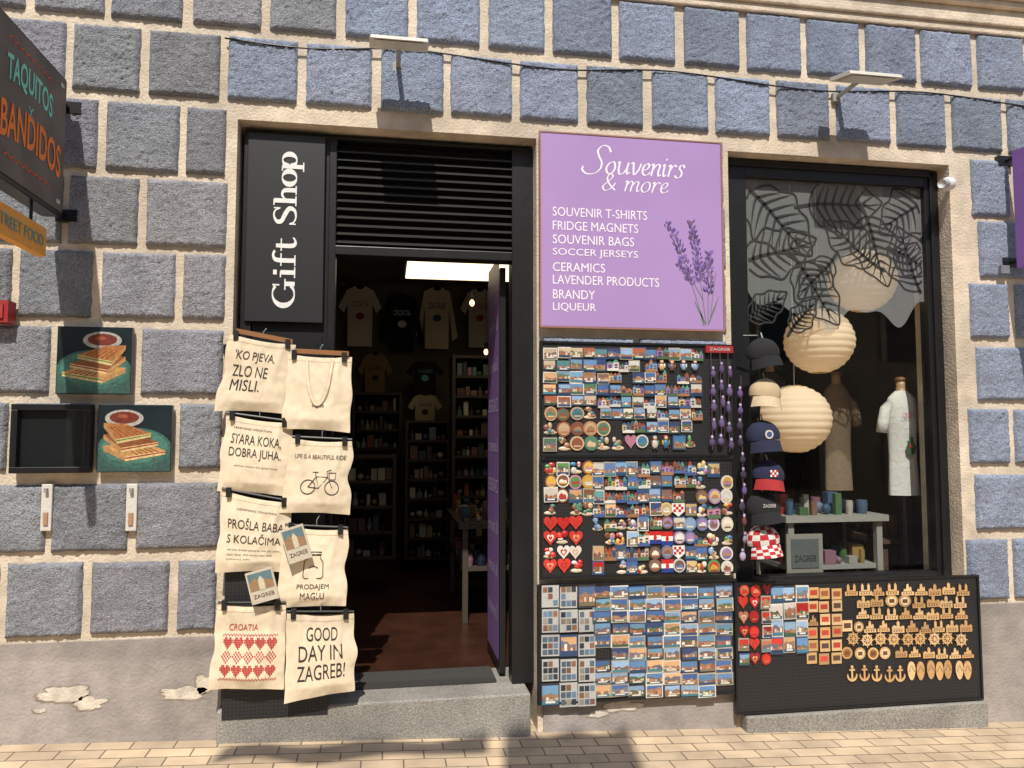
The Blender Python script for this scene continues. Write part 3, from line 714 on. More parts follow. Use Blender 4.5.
bag([(292,438),(352,441),(350,515),(279,513)],-.115,[("LIFE IS A BEAUTIFUL RIDE",.1,.9,.74,.8)],6,extra=bike)
bag([(285,526),(348,529),(346,606),(275,609)],-.115,[("PRODAJEM",.28,.74,.22,.3),("MAGLU",.34,.68,.1,.19)],7,extra=jar)
bag([(287,613),(354,613),(355,691),(284,704)],-.13,[("GOOD",.3,.76,.68,.85),("DAY IN",.2,.82,.45,.63),("ZAGREB!",.18,.86,.22,.4)],8)
for (u,v,wu,hv,an,se) in ((296,544,22,33,.3,1),(262,586,25,30,.25,2)):
    x,z=S(u,v,-.18); m=MB(); W_=wu/F*3.95;H_=hv/F*3.95
    q=lambda a,b:(x+(a*W_)*math.cos(an)-(b*H_)*math.sin(an),z+(a*W_)*math.sin(an)+(b*H_)*math.cos(an))
    m.prism([q(-.5,-.5),q(.5,-.5),q(.5,.5),q(-.5,.5)],-.165,-.18,c(195,186,166)); m.poly([q(-.44,-.1),(q(.44,-.1)),q(.44,.44),q(-.44,.44)],-.181,c(96,120,126))
    m.poly([q(-.44,-.1),q(.44,-.1),q(.44,.1),q(.2,.22),q(0,.12),q(-.2,.3),q(-.44,.15)],-.1815,c(150,120,90)); m.poly([q(-.1,-.1),q(.12,-.1),q(.12,.2),q(0,.34),q(-.1,.2)],-.182,c(200,190,165)); m.text('ZAGREB',lambda a,b:(q(-.38+.76*a,-.34+.12*b)[0],-.182,q(-.38+.76*a,-.34+.12*b)[1]),c(90,70,60))
    m.build('booklet',M_item)

# ---------------- posters, menu box, brackets
def poster(u0,v0,u1,v1,kind):
    x0,x1,z0,z1=RC(u0,v0,u1,v1,-.04); g=group('food_poster',(x0,-.04,z0)); m=MB()
    m.box(x0,x1,-.045,-.018,z0,z1,c(38,52,58)); m.build('panel',mat('poster_panel',c(28,38,42),.3,6,.4),g)
    w_=x1-x0;h_=z1-z0; m=MB(); y=-.0462; q=lambda a,b:(x0+w_*max(.01,min(.99,a)),z0+h_*max(.01,min(.99,b)))
    E=lambda cx,cy,rx,ry,yy,col: m.poly([q(cx+rx*math.cos(i/28*6.2832),cy+ry*math.sin(i/28*6.2832)) for i in range(28)],yy,col)
    m.poly([q(0,0),q(1,0),q(1,.3),q(.7,.2),q(.3,.22),q(0,.4)],y,c(54,84,78))
    E(.5,.36,.5,.3,y-.0003,c(56,98,88)); E(.5,.38,.45,.25,y-.0005,c(70,116,102))
    E(.6 if kind else .35,.8,.26,.13,y-.0006,c(166,164,156)); E(.6 if kind else .35,.81,.2,.09,y-.0008,c(110,46,34)); E(.57 if kind else .33,.83,.07,.03,y-.0010,c(150,80,50))
    bread=[c(166,108,58),c(190,142,88),c(130,78,42)]
    for k in range(3):
        s=.10*k; b=.26+.13*k; mx=lambda a: a if kind else 1-a
        yy=y-.0014-k*.0012
        m.poly([q(mx(.08+s),b),q(mx(.62+s*.6),b-.10),q(mx(.62+s*.6),b-.03),q(mx(.08+s),b+.06)],yy,c(204,178,126))
        m.poly([q(mx(.08+s),b+.03),q(mx(.62+s*.6),b-.065),q(mx(.62+s*.6),b-.045),q(mx(.08+s),b+.045)],yy-.0002,random.choice([c(150,50,36),c(92,120,52)]))
        m.poly([q(mx(.62+s*.6),b-.10),q(mx(.92),b+.06+k*.04),q(mx(.92),b+.13+k*.04),q(mx(.62+s*.6),b-.03)],yy,c(170,130,82))
        m.poly([q(mx(.08+s),b+.06),q(mx(.62+s*.6),b-.03),q(mx(.92),b+.13+k*.04),q(mx(.45+s),b+.2)],yy-.0003,bread[(k+1)%3])
        for t in range(5):
            a=.18+t*.13; m.ribbon([q(mx(.08+s+a*.54),b+.055-.08*a),q(mx(.4+s*.7+a*.42),b+.17-.02*a)],.005,plane(yy-.0005),bread[2])
    for k in range(14): E(.1+R()*.8,.12+R()*.2,.012,.01,y-.001,random.choice([c(90,130,60),c(150,60,40)]))
    m.build('picture',mat('poster_print',None,.45,70,.3),g)
poster(57,327,132,394,1); poster(98,405,172,472,0)
x0,x1,z0,z1=RC(12,404,92,473,-.05); g=group('menu_case',(x0,-.05,z0)); m=MB()
for q in ((x0,x1,z0,z0+.03),(x0,x1,z1-.03,z1),(x0,x0+.03,z0+.03,z1-.03),(x1-.03,x1,z0+.03,z1-.03)): m.box(q[0],q[1],-.075,-.02,q[2],q[3])
ob=m.build('frame',M_black,g); bevel(ob,.003)
m=MB(); m.box(x0+.03,x1-.03,-.04,-.035,z0+.03,z1-.03); m.build('back',mat('case_back',(.015,.017,.018),.25),g)
m=MB(); m.rect(x0+.03,x1-.03,z0+.03,z1-.03,-.062,(1,1,1)); m.build('pane',M_glass,g)
for u in (46,131):
    x0,x1,z0,z1=RC(u-5,484,u+6,531,-.03); m=MB(); g=group('wall_bracket',(x0,0,z0))
    m.box(x0,x1,-.034,-.001,z0,z1,c(205,200,192)); ob=m.build('plate',M_item,g); bevel(ob,.004)
    m=MB(); m.box(x0+.015,x1-.015,-.042,-.0345,z0+.03,z0+.09,c(170,130,96)); m.box(x0+.018,x1-.018,-.055,-.0345,z1-.04,z1-.02,c(150,145,140)); m.build('catch',M_item,g)

# ---------------- projecting restaurant sign
xs=S(66,150,-.14)[0]
g=group('restaurant_sign',(xs,-.5,3))
ys=-.14; ye=-.98
zt=S(66,80,ys)[1]; zb=S(66,218,ys)[1]
m=MB(); m.box(xs-.10,xs-.006,ye,ys,zb,zt); ob=m.build('casing',M_black,g); bevel(ob,.01)
m=MB(); m.box(xs-.0055,xs,ye+.02,ys-.02,zb+.02,zt-.02,c(66,58,54)); m.build('face',mat('sign_face',c(96,88,84),.5,5,.3),g)
m=MB()
def sx(y0,y1,z0,z1,o): return lambda a,b:(xs+o,y0+(y1-y0)*a,z0+(z1-z0)*b)
hz=zt-zb; yT0=SX(6,90,xs)[0]; yT1=SX(52,110,xs)[0]; yB0=SX(0,120,xs)[0]; yB1=SX(60,160,xs)[0]
m.text('TAQUITOS',lambda a,b:(xs+.002,yT0+(yT1-yT0)*a,zb+hz*(.58+.19*b+.03*math.sin(a*3.1))),c(130,215,198),bold=.02)
m.text('Y',sx((yT0+yT1)/2-.02,(yT0+yT1)/2+.03,zb+hz*.50,zb+hz*.56,.002),c(130,215,198))
m.text('BANDIDOS',lambda a,b:(xs+.002,yB0+(yB1-yB0)*a,zb+hz*(.24+.23*b+.04*math.sin(a*3.1))),c(240,130,56),bold=.02)
for s_ in (1,-1):
    pts=[]
    for i in range(17): pts.append((yT0+(yT1-yT0)*i/16,zb+hz*(.5+s_*.36)+(.018 if i%2 else 0)))
    m.ribbon(pts,.007,lambda a,b:(xs+.002,a,b),c(210,94,66))
for z_ in (zb+.06,zt-.06):
    m.face([(xs+.002,ys-.09,z_-.01),(xs+.002,ys-.05,z_-.01),(xs+.002,ys-.05,z_+.01),(xs+.002,ys-.09,z_+.01)],c(190,190,180))
m.build('lettering',M_matt,g)
m=MB()
for z_ in (S(78,105,-.07)[1],S(78,214,-.07)[1]):
    m.tube([(xs-.05,ys,z_),(xs-.05,-.02,z_)],.016,K,8)
    m.box(xs-.08,xs+.02,-.034,-.0,z_-.03,z_+.03)
m.build('bracket',M_black,g)
ys2=SX(47,240,xs)[0]; za=S(47,229,ys2)[1]; zb2=S(47,257,ys2)[1]
m=MB(); m.box(xs-.04,xs-.003,-1.0,ys2,zb2,za,c(222,156,70)); yq=SX(-4,225,xs)[0]; m.text('STREET FOOD',sx(yq,ys2-.03,zb2+.04,za-.04,.001),c(70,150,150)); m.build('lower_panel',M_matt,g)
m=MB(); m.tube([(xs-.03,ys2-.1,za),(xs-.03,ys2-.1,zb)],.008,K); m.tube([(xs-.03,-.9,za),(xs-.03,-.9,zb)],.008,K); m.build('hanging_rods',M_black,g)
x0,x1,z0,z1=RC(-12,300,8,322,-.1); m=MB(); m.box(x0,x1,-.1,-.02,z0,z1,c(150,44,44)); m.box(x0+.02,x1-.02,-.11,-.1,z0+.02,z1-.02,c(160,56,52)); m.build('alarm_box',M_item)
xr=S(1014,210,-.1)[0]; g=group('projecting_sign',(xr,-.4,2.7)); m=MB()
m.box(xr,xr+.05,-.75,-.1,S(1014,268,-.1)[1],S(1014,152,-.1)[1],c(140,100,176)); ob=m.build('panel',M_item,g); bevel(ob,.004)
m=MB()
for v in (160,262): z=S(1014,v,-.05)[1]; m.tube([(xr+.025,-.1,z),(xr+.025,-.0,z)],.012,K); m.box(xr-.03,xr+.08,-.034,0,z-.03,z+.03)
m.build('bracket',M_black,g)
m=MB(); x,z=S(1003,270,-.03); m.box(x-.03,x+.03,-.05,-.02,z-.025,z+.025,c(120,120,130)); m.build('junction_box',M_item)

# ---------------- floodlights
def flood(u,v,wpx):
    x,z=S(u,v,-.28); g=group('led_floodlight',(x,-.28,z)); m=MB(); W_=wpx/F*3.9/2
    vs=[(x-W_,-.40,z-.02),(x+W_,-.40,z-.02),(x+W_,-.2,z+.03),(x-W_,-.2,z+.03)]
    top=[(a,b+.01,q+.025) for a,b,q in vs]
    m.mesh(vs+top,[(0,1,2,3),(4,5,6,7),(0,1,5,4),(1,2,6,5),(2,3,7,6),(3,0,4,7)],c(196,192,180)); ob=m.build('housing',M_item,g); bevel(ob,.006)
    m=MB(); m.face([(x-W_*.85,-.385,z-.0205),(x+W_*.85,-.385,z-.0205),(x+W_*.85,-.215,z+.022),(x-W_*.85,-.215,z+.022)],c(190,185,160)); m.build('lens',M_item,g)
    m=MB(); m.box(x-.012,x+.012,-.22,-.0,z+.02,z+.035,c(150,148,140)); m.box(x-.03,x+.03,-.028,0,z-.0,z+.05,c(150,148,140)); m.build('arm',M_item,g)
flood(399,48,56); flood(864,82,62)
m=MB(); pts=[]
for i in range(41):
    u=225+i*20.5; v=20+ (u-225)*.083+ (6*math.sin(i*.5))*.6
    x,z=S(u,v+18,-.03); pts.append((x,-.03-.004*math.sin(i),z))
m.tube(pts,.005,(.02,.02,.02),6); m.build('power_cable',M_black,smooth=True)
x,z=S(948,184,-.06); g=group('security_camera',(x,-.06,z)); m=MB()
m.ball(x,-.06,z,.045,.045,.042,c(215,215,215),16,10); m.tube([(x+.03,-.03,z+.01),(x+.05,.0,z+.02)],.022,c(210,210,210),12); m.build('body',M_item,g,smooth=True)
m=MB(); m.tube([(x-.05,-.09,z-.01),(x-.03,-.07,z-.005)],.022,(.01,.01,.01),12); m.tube([(x-.075,-.10,z-.015),(x-.02,-.07,z-.0)],[.026,.03],c(205,205,205),12); m.build('lens',M_item,g,smooth=True)

# ---------------- window
yw=.10
win=group('shop_window',(2.3,yw,2)); m=MB()
gx0=S(750,380,yw)[0]; gx1=S(931,380,yw)[0]; gz1=S(840,182,yw)[1]
m.box(xWL+.0,gx0,yw,yw+.08,zWB,zTop-.01); m.box(gx1,xWR,yw,yw+.08,zWB,zTop-.01); m.box(gx0,gx1,yw,yw+.08,gz1,zTop-.01); m.box(gx0,gx1,yw,yw+.08,zWB,zWB+.04)
m.box(xWL+.0,xWL+.03,yw-.03,yw,zWB,zTop-.012)
m.box(gx1+.03,gx1+.05,yw-.015,yw,zWB,zTop-.012); m.box(xWL+.03,gx1+.05,yw-.015,yw,zTop-.05,zTop-.012)
ob=m.build('frame',M_black,win); bevel(ob,.004)
m=MB(); m.rect(gx0,gx1,zWB+.04,gz1,yw+.03,(1,1,1)); m.build('glass',M_glass,win)
m=MB(); N=60; W_=gx1-gx0; low=[]
for i in range(N+1):
    t=i/N; v=322-10*t-46*max(0,math.sin(t*3.3+2.2))+9*math.sin(t*17)+5*math.sin(t*31); low.append((gx0+W_*t,S(750+t*181,v,yw)[1]))
for i in range(N): m.face([(low[i][0],yw+.036,low[i][1]),(low[i+1][0],yw+.036,low[i+1][1]),(low[i+1][0],yw+.036,gz1),(low[i][0],yw+.036,gz1)],(1,1,1))
m.build('frosted_film',M_film,win)
m=MB(); lf=[0]
okf=lambda p: gx0+.003<p[0]<gx1-.003 and p[2]<gz1-.003
def leaf(u,v,L_,ang,wd):
    cx,cz=S(u,v,yw); ca,sa=math.cos(ang),math.sin(ang); lf[0]+=1; fn=plane(yw+.0312+lf[0]*.0003); DK=(.02,.018,.017)
    q=lambda s,t:(cx+L_*(s*ca-t*sa),cz+L_*(s*sa+t*ca))
    wf=lambda s: wd*math.sin(math.pi*min(1,max(0,s))**.75)**.85*(1+.10*math.sin(s*20))
    for sg in (1,-1):
        m.ribbon([q(i/40,sg*wf(i/40)) for i in range(41)],.011,fn,DK,okf)
        for k in range(1,8):
            s0=k/9.5
            m.ribbon([q(s0+.16*(j/8)**1.3,sg*wf(min(.97,s0+.16))*j/8*.92) for j in range(9)],[.017,.016,.015,.013,.011,.009,.007,.005,.003],fn,DK,okf)
    m.ribbon([q(-.2+1.18*i/14,.025*math.sin(i*.4)) for i in range(15)],[.016,.022,.022,.021,.02,.019,.018,.016,.015,.013,.011,.009,.007,.005,.003],fn,DK,okf)
for a in ((752,190,.55,-.75,.33),(748,262,.50,.35,.30),(800,262,.46,-.95,.30),(812,205,.5,.1,.36),(868,215,.46,-1.25,.33),(878,262,.42,2.5,.30),(930,195,.42,-2.5,.36),(925,290,.44,1.95,.34),(752,318,.30,.6,.3),(795,330,.26,.9,.3),(835,258,.34,-2.3,.3),(898,250,.3,-.4,.35)): leaf(*a)
m.build('leaf_pattern',mat('film_cut',(.03,.028,.026),.6),win)
def lantern(u,v,rp,y):
    x,z=S(u,v,y); r=rp/F*(y-CAM.y)
    g=group('paper_lantern',(x,y,z)); m=MB(); n=48; rows=88; vs=[];fs=[]; ph=R()*9
    for i in range(rows+1):
        a=math.radians(12)+(math.pi-math.radians(24))*i/rows
        k=1-.022*abs(math.cos(i/rows*math.pi*13))**3
        for j in range(n):
            b=2*math.pi*j/n; kk=k*(1+.016*noise.noise(Vector((math.cos(b)*3,math.sin(b)*3,a*3+ph))))
            vs.append((x+r*kk*math.sin(a)*math.cos(b),y+r*kk*math.sin(a)*math.sin(b),z+r*.96*kk*math.cos(a)))
    for i in range(rows):
        for j in range(n): fs.append((i*n+j,i*n+(j+1)%n,(i+1)*n+(j+1)%n,(i+1)*n+j))
    m.mesh(vs,fs,(1,1,1)); m.build('shade',M_paper,g,smooth=True)
    m=MB()
    for k in (0,11):
        a=math.radians(12)+(math.pi-math.radians(24))*k/11*1.0
        rr=r*math.sin(a)*1.004; m.tube([(x+rr*math.cos(b/24*6.2832),y+rr*math.sin(b/24*6.2832),z+r*.965*math.cos(a)) for b in range(25)],.002,c(190,160,110),4)
    m.tube([(x,y,z+r*.9),(x,y,3.28)],.003,c(220,215,205),6); m.build('wire_ribs',M_matt,g)
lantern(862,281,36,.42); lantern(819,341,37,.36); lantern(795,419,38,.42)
def torso(u,vtop,vbot,y,wpx,col,name):
    x,zt=S(u,vtop,y); zb=S(u,vbot,y)[1]; Wd=wpx/F*(y-CAM.y)/2; g=group(name,(x,y,zb)); H_=zt-zb; m=MB()
    prof=[(0,.70,.5),(.15,.68,.48),(.35,.64,.46),(.5,.64,.5),(.7,.68,.56),(.85,.70,.5),(.93,.62,.4),(.98,.38,.3),(1.0,.26,.26)]
    n=28;vs=[];fs=[]
    P=[]
    for i in range(33):
        t=i/32
        for k in range(len(prof)-1):
            if prof[k][0]<=t<=prof[k+1][0]:
                q=(t-prof[k][0])/(prof[k+1][0]-prof[k][0]); P.append((t,prof[k][1]*(1-q)+prof[k+1][1]*q,prof[k][2]*(1-q)+prof[k+1][2]*q)); break
    for t,a,b in P:
        for j in range(n):
            an=2*math.pi*j/n; wv=1+.04*math.sin(an*6+t*3)*(1-t)
            vs.append((x+Wd*a*math.cos(an)*wv,y+Wd*b*.8*math.sin(an)*wv,zb+H_*t))
    for i in range(len(P)-1):
        for j in range(n): fs.append((i*n+j,i*n+(j+1)%n,(i+1)*n+(j+1)%n,(i+1)*n+j))
    m.mesh(vs,fs,col)
    for sg in (-1,1):
        m.tube([(x+sg*Wd*.45,y,zb+H_*.88),(x+sg*Wd*.74,y,zb+H_*.82),(x+sg*Wd*.93,y-.01,zb+H_*.70),(x+sg*Wd*1.0,y-.01,zb+H_*.60)],[Wd*.22,Wd*.24,Wd*.23,Wd*.24],col,14)
    m.build('t_shirt',M_shirt,g,smooth=True)
    m=MB(); m.tube([(x,y,zt-.02),(x,y,zt+.03),(x,y,zt+.07)],[Wd*.22,Wd*.2,Wd*.2],c(176,140,104),14); m.ball(x,y,zt+.075,Wd*.26,Wd*.26,.02,c(120,80,50)); m.tube([(x,y,zb+.05),(x,y,.4)],.015,(.05,.05,.05)); m.tube([(x,y,.55),(x,y,.53)],.15,(.05,.05,.05),16)
    m.build('neck_and_stand',M_item,g,smooth=True)
    return g,x,zb,H_,Wd
g,x,zb,H_,Wd=torso(901,391,495,.42,52,c(205,203,198),'mannequin_torso')
m=MB(); yy=.42-Wd*.5-.006
m.text('CROATIA',lambda a,b:(x-Wd*.35+Wd*.7*a,yy,zb+H_*.74+.03*b),c(180,60,60))
m.poly([(x+Wd*q*.22,zb+H_*.5+Wd*t*.5) for q,t in ((-.5,.5),(.5,.5),(.4,.2),(1,-.3),(.8,-.8),(.3,-1),(-.3,-1),(-.8,-.8),(-1,-.3),(-.4,.2))],yy+.002,c(60,84,60)); m.poly(ell(x,zb+H_*.47,Wd*.16,Wd*.16),yy,c(180,60,50))
m.build('shirt_print',M_matt,g)
torso(836,384,490,.85,46,c(130,112,92),'mannequin_torso')
torso(770,372,480,1.0,44,c(30,30,34),'mannequin_torso')
def cap(u,v,wpx,y,col,brim,kind=None,tilt=0):
    x,z=S(u,v,y); r=wpx/F*(y-CAM.y)/2; g=group('baseball_cap',(x,y,z)); m=MB()
    n=24; vs=[];fs=[]; rows=10
    for i in range(rows+1):
        a=math.pi*.56*i/rows
        for j in range(n):
            b=2*math.pi*j/n; kk=1+.05*noise.noise(Vector((math.cos(b)*2,math.sin(b)*2,a*2+u)))-.012*(1 if j%4==0 else 0)
            vs.append((r*kk*math.sin(a)*math.cos(b),r*.75*kk*math.sin(a)*math.sin(b),r*.95*kk*math.cos(a)))
    for i in range(rows):
        for j in range(n): fs.append((i*n+j,i*n+(j+1)%n,(i+1)*n+(j+1)%n,(i+1)*n+j))
    ct,st_=math.cos(tilt),math.sin(tilt)
    T=lambda p:(x+p[0]*ct-p[2]*st_,y+p[1],z+p[0]*st_+p[2]*ct)
    if kind=='check':
        for i,fc in enumerate(fs):
            rr=i//n; jj=i%n; m.face([T(vs[q]) for q in fc],c(170,35,40) if (rr//2+jj//2)%2 else c(205,200,194))
    else: m.mesh([T(p) for p in vs],fs,col)
    m.ball(*T((0,0,r*.95)),.008,.008,.006,brim)
    V=[];Fc=[]; nb=14
    for k in range(5):
        for j in range(nb+1):
            a=math.pi*(1.12+.76*j/nb); d=1+.62*k/4*math.sin(math.pi*j/nb)**.6
            V.append(T((r*.97*math.cos(a)*(1+.03*k),r*.74*math.sin(a)*d,-r*.17-r*.16*k+ -r*.10*abs(2*j/nb-1)**2)))
    for k in range(4):
        for j in range(nb): q=k*(nb+1)+j; Fc.append((q,q+1,q+nb+2,q+nb+1))
    if kind=='check':
        for i,fc in enumerate(Fc): m.face([V[q] for q in fc],c(170,35,40) if (i//14+i%14//2)%2 else c(205,200,194))
    else: m.mesh(V,Fc,brim)
    m.build('cap_body',M_cloth,g,smooth=(kind!='check'))
    m=MB()
    if kind=='badge': m.prism([(p_[0],p_[1]) for p_ in ell(x,z+r*.15,r*.5,r*.5)],y-r*.6,y-r*.76,c(205,200,185)); m.poly(ell(x,z+r*.15,r*.34,r*.34),y-r*.765,c(60,80,120))
    elif kind=='text': m.text('ZAGREB',lambda a,b:(x-r*.4+r*.8*a,y-r*.78,z+r*.1+r*.2*b),c(200,195,190))
    elif kind=='crest':
        for i in range(4):
            for j in range(3): m.poly(rc(x-r*.2+i*r*.13,z+r*.05+j*r*.14,r*.12,r*.13),y-r*.78,c(180,35,40) if (i+j)%2 else c(225,222,218))
    m.tube([(x,y,z+r*.9),(x,y+.02,z+r*1.3)],.004,(.3,.3,.3)); m.build('cap_front',M_matt,g)
yc=-.12
cap(763,354,36,yc,c(30,30,32),c(24,24,26),None,.15)
cap(765,394,35,yc,c(182,162,130),c(190,172,142),None,-.1)
cap(763,437,37,yc,c(32,38,62),c(30,34,56),'badge',.05)
cap(768,476,35,yc,c(32,36,64),c(150,38,40),'crest',-.1)
cap(763,508,36,yc,c(32,30,34),c(28,26,30),'text',.12)
cap(763,541,36,yc,None,c(200,40,40),'check',.1)
m=MB(); x,z=S(760,335,-.08); z2=S(760,560,-.08)[1]; m.tube([(x,-.05,z+.03),(x,-.05,z2)],.006,(.03,.03,.03)); m.tube([(x,-.05,z),(x-.08,-.03,z)],.006,(.03,.03,.03)); m.tube([(x,-.05,z2),(x-.08,-.03,z2)],.006,(.03,.03,.03)); m.build('cap_hanging_rail',M_black)

# ---------------- interior
rm=group('shop_interior',(1,2.5,0)); RX0=-2.2;RX1=4.4;RY0=.35;RY1=4.6;RZ=3.32
m=MB(); m.box(RX0,RX1,.42,RY1,zStep-.1,zStep,(1,1,1)); m.build('floor',M_floor,rm)
m=MB(); m.box(RX0,RX1,RY1,RY1+.1,zStep,RZ); m.box(RX0-.1,RX0,RY0,RY1,zStep,RZ); m.box(RX1,RX1+.1,RY0,RY1,zStep,RZ); m.box(RX0-.1,RX1+.1,RY0,RY1+.1,RZ,RZ+.1); m.build('walls_and_ceiling',M_darkwall,rm)
def tee(m,u,v,w,h,y,col,pc_=None,lng=False):
    x,z=S(u,v,y); k=(y-CAM.y)/F; W_=w*k/2;H_=h*k/2
    P=[(-.22,1),(.22,1),(.62,.86),(1,.3 if not lng else -.6),(.74,.1 if not lng else -.75),(.58,.42),(.56,-1),(-.56,-1),(-.58,.42),(-.74,.1 if not lng else -.75),(-1,.3 if not lng else -.6),(-.62,.86)]
    m.prism([(x+a*W_,z+b*H_) for a,b in P],y+.03,y,col)
    m.poly(ell(x,z+H_*.97,W_*.4,H_*.16,10),y-.002,(.03,.03,.03))
    if pc_:
        m.text(random.choice(['ZAGREB','CROATIA']),lambda a,b:(x-W_*.38+W_*.76*a,y-.003,z+H_*.3+H_*.2*b),pc_); m.poly(ell(x,z,W_*.4,W_*.34),y-.003,jit(pc_,.3))
m=MB(); yT=RY1-.12
tee(m,360,316,42,60,yT,c(232,224,210),c(170,70,50)); tee(m,402,324,44,56,yT,c(22,22,24),c(220,220,220),True); tee(m,437,318,42,62,yT,c(222,206,184),c(60,80,110),True); tee(m,480,318,40,60,yT,c(220,214,205),c(180,60,50))
tee(m,425,378,38,34,yT-.5,c(22,22,24),c(90,150,160)); tee(m,425,412,34,36,yT-.5,c(190,172,148),c(80,60,50)); tee(m,375,378,34,50,yT,c(150,120,90),c(60,60,60))
tee(m,820,330,40,50,3.0,c(110,102,94),c(150,60,60)); tee(m,880,340,40,50,3.0,c(60,60,70),c(200,200,200))
m.build('wall_t_shirts',M_shirt,rm)
def shelf(u0,u1,v0,v1,y,levels,name='display_shelf'):
    x0,x1,z0,z1=RC(u0,v0,u1,v1,y); z0=max(zStep+.001,z0); g=group(name,(x0,y,z0)); m=MB(); wc=c(50,38,30)
    m.box(x0,x0+.03,y,y+.35,z0,z1,wc); m.box(x1-.03,x1,y,y+.35,z0,z1,wc); m.box(x0+.03,x1-.03,y+.33,y+.35,z0,z1,c(34,28,24))
    gm=MB()
    for i in range(levels+1):
        z=z0+(z1-z0-.03)*i/levels; m.box(x0+.03,x1-.03,y,y+.33,z,z+.025,wc)
        if i<levels:
            x=x0+.05; hh=(z1-z0)/levels
            while x<x1-.08:
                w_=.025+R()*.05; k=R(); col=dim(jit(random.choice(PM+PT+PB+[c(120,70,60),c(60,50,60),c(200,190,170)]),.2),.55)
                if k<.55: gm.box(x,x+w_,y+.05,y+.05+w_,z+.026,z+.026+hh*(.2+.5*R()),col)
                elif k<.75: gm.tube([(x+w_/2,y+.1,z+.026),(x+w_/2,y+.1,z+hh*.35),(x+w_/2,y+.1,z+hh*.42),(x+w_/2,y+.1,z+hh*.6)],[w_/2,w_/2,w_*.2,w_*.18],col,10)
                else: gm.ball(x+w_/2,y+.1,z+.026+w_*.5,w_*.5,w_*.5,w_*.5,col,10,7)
                x+=w_+.01
    m.build('carcass',M_inner,g); gm.build('goods',M_inner,g)
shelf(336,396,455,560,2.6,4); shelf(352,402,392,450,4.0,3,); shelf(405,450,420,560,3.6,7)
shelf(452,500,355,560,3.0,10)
def table(x0,x1,y0,y1,z,col,name,kd=.8):
    g=group(name,(x0,y0,0)); m=MB(); m.box(x0,x1,y0,y1,z-.04,z,col)
    for a in (x0+.03,x1-.07):
        for b in (y0+.03,y1-.07): m.box(a,a+.04,b,b+.04,zStep+.001,z-.04,col)
    m.box(x0+.03,x1-.03,y0+.05,y1-.05,z-.35,z-.32,col)
    m.build('frame',M_item,g); gm=MB()
    for zz in (z,z-.32):
        x=x0+.04
        while x<x1-.1:
            y=y0+.05
            while y<y1-.1:
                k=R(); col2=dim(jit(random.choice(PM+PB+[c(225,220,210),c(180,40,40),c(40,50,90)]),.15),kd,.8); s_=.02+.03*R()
                if k<.45: gm.box(x,x+s_*1.6,y,y+s_*1.4,zz+.001,zz+.02+R()*.12,col2)
                elif k<.8: gm.tube([(x+s_,y+s_,zz+.001),(x+s_,y+s_,zz+.05),(x+s_,y+s_,zz+.09)],[s_*.6,s_*.75,s_*.7],col2,12)
                else: gm.ball(x+s_,y+s_,zz+s_*.8,s_*.7,s_*.7,s_*.8,col2,10,7)
                y+=.09
            x+=.085
    gm.build('goods',M_item,g)
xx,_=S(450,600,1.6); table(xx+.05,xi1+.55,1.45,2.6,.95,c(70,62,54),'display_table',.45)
x0=S(782,515,.5)[0];x1=S(884,515,.5)[0]; zz=S(830,515,.5)[1]
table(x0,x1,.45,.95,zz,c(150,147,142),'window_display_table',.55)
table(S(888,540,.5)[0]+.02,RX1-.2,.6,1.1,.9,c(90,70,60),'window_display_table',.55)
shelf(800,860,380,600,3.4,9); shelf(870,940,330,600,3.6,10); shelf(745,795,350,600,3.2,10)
m=MB(); a=RC(786,534,822,574,.44); m.box(a[0],a[1],.43,.445,a[2],a[3],c(140,136,128)); m.box(a[0]+.03,a[1]-.03,.425,.43,a[2]+.04,a[3]-.03,c(90,96,96)); m.textr('ZAGREB',a[0]+.05,a[1]-.05,a[2]+.08,a[2]+.12,.423,c(40,40,40)); m.build('picture_print',M_item)
m=MB(); vs=[];fs=[]; a=RC(888,495,928,575,.7)
for j in range(12):
    for i in range(30): vs.append((a[0]+(a[1]-a[0])*i/29,.6+.025*math.sin(i*1.1),a[2]+(a[3]-a[2])*j/11))
for j in range(11):
    for i in range(29): k=j*30+i; fs.append((k,k+1,k+31,k+30))
m.mesh(vs,fs,c(70,42,54)); m.build('folded_scarf',M_shirt,smooth=True)
yL0=1.5;yL1=2.35; zL=2.92
m=MB(); xa=S(406,270,2.2)[0]; xb=S(512,270,2.2)[0]+.3
g=group('ceiling_light',(xa,yL0,zL)); m.box(xa,xb,yL0,yL1,zL,zL+.01); m.build('diffuser',M_lamp,g)
m=MB(); m.box(xa-.02,xb+.02,yL0-.02,yL1+.02,zL+.011,zL+.06); m.tube([(xa+.1,yL0+.3,zL+.06),(xa+.1,yL0+.3,RZ)],.006,K);m.tube([(xb-.1,yL0+.3,zL+.06),(xb-.1,yL0+.3,RZ)],.006,K); m.build('housing',M_black,g)
for (u,v,y) in ((472,303,2.6),(486,352,3.4)):
    x,z=S(u,v,y); g=group('pendant_lamp',(x,y,z)); m=MB(); m.ball(x,y,z,.022,.022,.03,(1,1,1),8,6); m.build('bulb',M_bulb,g,smooth=True)
    m=MB(); m.tube([(x,y,z+.03),(x,y,z+.09)],.018,K); m.tube([(x,y,z+.09),(x,y,RZ)],.004,K,6); m.build('cord',M_black,g)

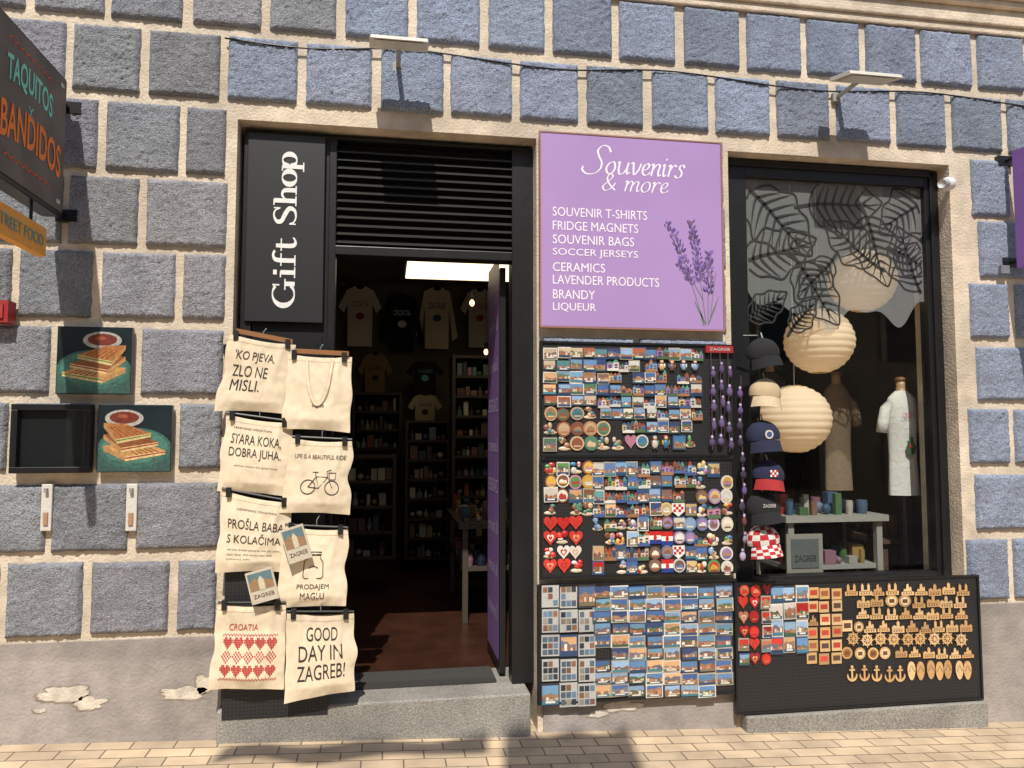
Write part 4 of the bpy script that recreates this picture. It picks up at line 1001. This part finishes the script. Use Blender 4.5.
# ---------------- opposite side of the street
ob_=group('opposite_building',(0,-11,0)); m=MB(); m.box(-14,14,-14,-11,-2,8.5); m.build('walls',mat('opposite_render',c(190,172,145),.9,1.5,.2),ob_)
m=MB(); f2=MB()
for i in range(9):
    for j in range(3):
        x=-13+i*3; z=.4+j*2.8; m.box(x,x+1.3,-10.99,-10.96,z,z+1.9,(.05,.06,.07)); f2.box(x-.12,x,-10.99,-10.9,z,z+2.02); f2.box(x+1.3,x+1.42,-10.99,-10.9,z,z+2.02); f2.box(x,x+1.3,-10.99,-10.9,z+1.9,z+2.02)
m.build('windows',mat('dark_pane',(.03,.035,.04),.1),ob_); f2.box(-14,14,-10.99,-10.7,8.1,8.5); f2.build('window_trim',M_plaster,ob_)

# ---------------- light, world, camera
D=Vector((.10,.60,-.79)).normalized()
m=MB()
def shadow_cloth(xa,xb,y_far,y_near):  # cloth sized back along the sun from the pavement shadow it should cast
    zt_=5.6; yb_=y_near-D.y/-D.z*zt_; hgt=(y_far-y_near)/(D.y/-D.z)
    off=D.x/-D.z*zt_
    N_=12
    vs=[];fs=[]
    for j in range(2):
        for i in range(N_+1): vs.append((xa-off+(xb-xa)*i/N_,yb_+.03*math.sin(i*1.2),zt_+hgt*j+(.05*math.sin(i*.9) if j==0 else 0)))
    for i in range(N_): fs.append((i,i+1,N_+2+i,N_+1+i))
    m.mesh(vs,fs,c(190,60,50))
xA=S(216,745,-.2)[0]; xB=S(488,745,-.2)[0]; xC=S(622,745,-.2)[0]
shadow_cloth(xA,xB,-.05,-.24); shadow_cloth(xB+.01,xC,-.03,-.62)
zz_=max(v[2] for v in m.v); yy_=m.v[0][1]; m.tube([(-10,yy_,zz_+.3),(0,yy_,zz_),(10,yy_,zz_+.3)],.006,(.02,.02,.02),6)
m.build('added_shadow_banner',M_cloth)  # invented cloth and wire, added out of view to shade the pavement
sd=bpy.data.lights.new('sun','SUN'); sd.energy=5.0; sd.angle=math.radians(.5); sd.color=(1,.94,.85)
so=bpy.data.objects.new('sun',sd); sc.collection.objects.link(so); so.rotation_euler=D.to_track_quat('-Z','Y').to_euler(); so.location=(-2,-6,9)
W=bpy.data.worlds.new('World'); sc.world=W; W.use_nodes=True; n=W.node_tree.nodes; bg=n['Background']; sk=n.new('ShaderNodeTexSky'); sk.sky_type='NISHITA'; sk.sun_disc=False
sk.sun_elevation=math.asin(-D.z); sk.sun_rotation=math.atan2(-D.x,-D.y); W.node_tree.links.new(sk.outputs[0],bg.inputs[0]); bg.inputs[1].default_value=.15
cd=bpy.data.cameras.new('camera'); cd.lens=F/1024*36; cd.sensor_width=36; cd.clip_end=600; co=bpy.data.objects.new('camera',cd); sc.collection.objects.link(co)
co.location=CAM; fw=Vector((math.sin(YAW)*math.cos(PIT),math.cos(YAW)*math.cos(PIT),math.sin(PIT))); co.rotation_euler=fw.to_track_quat('-Z','Y').to_euler(); sc.camera=co
sc.view_settings.view_transform='Standard'; sc.view_settings.look='None'; sc.view_settings.exposure=0
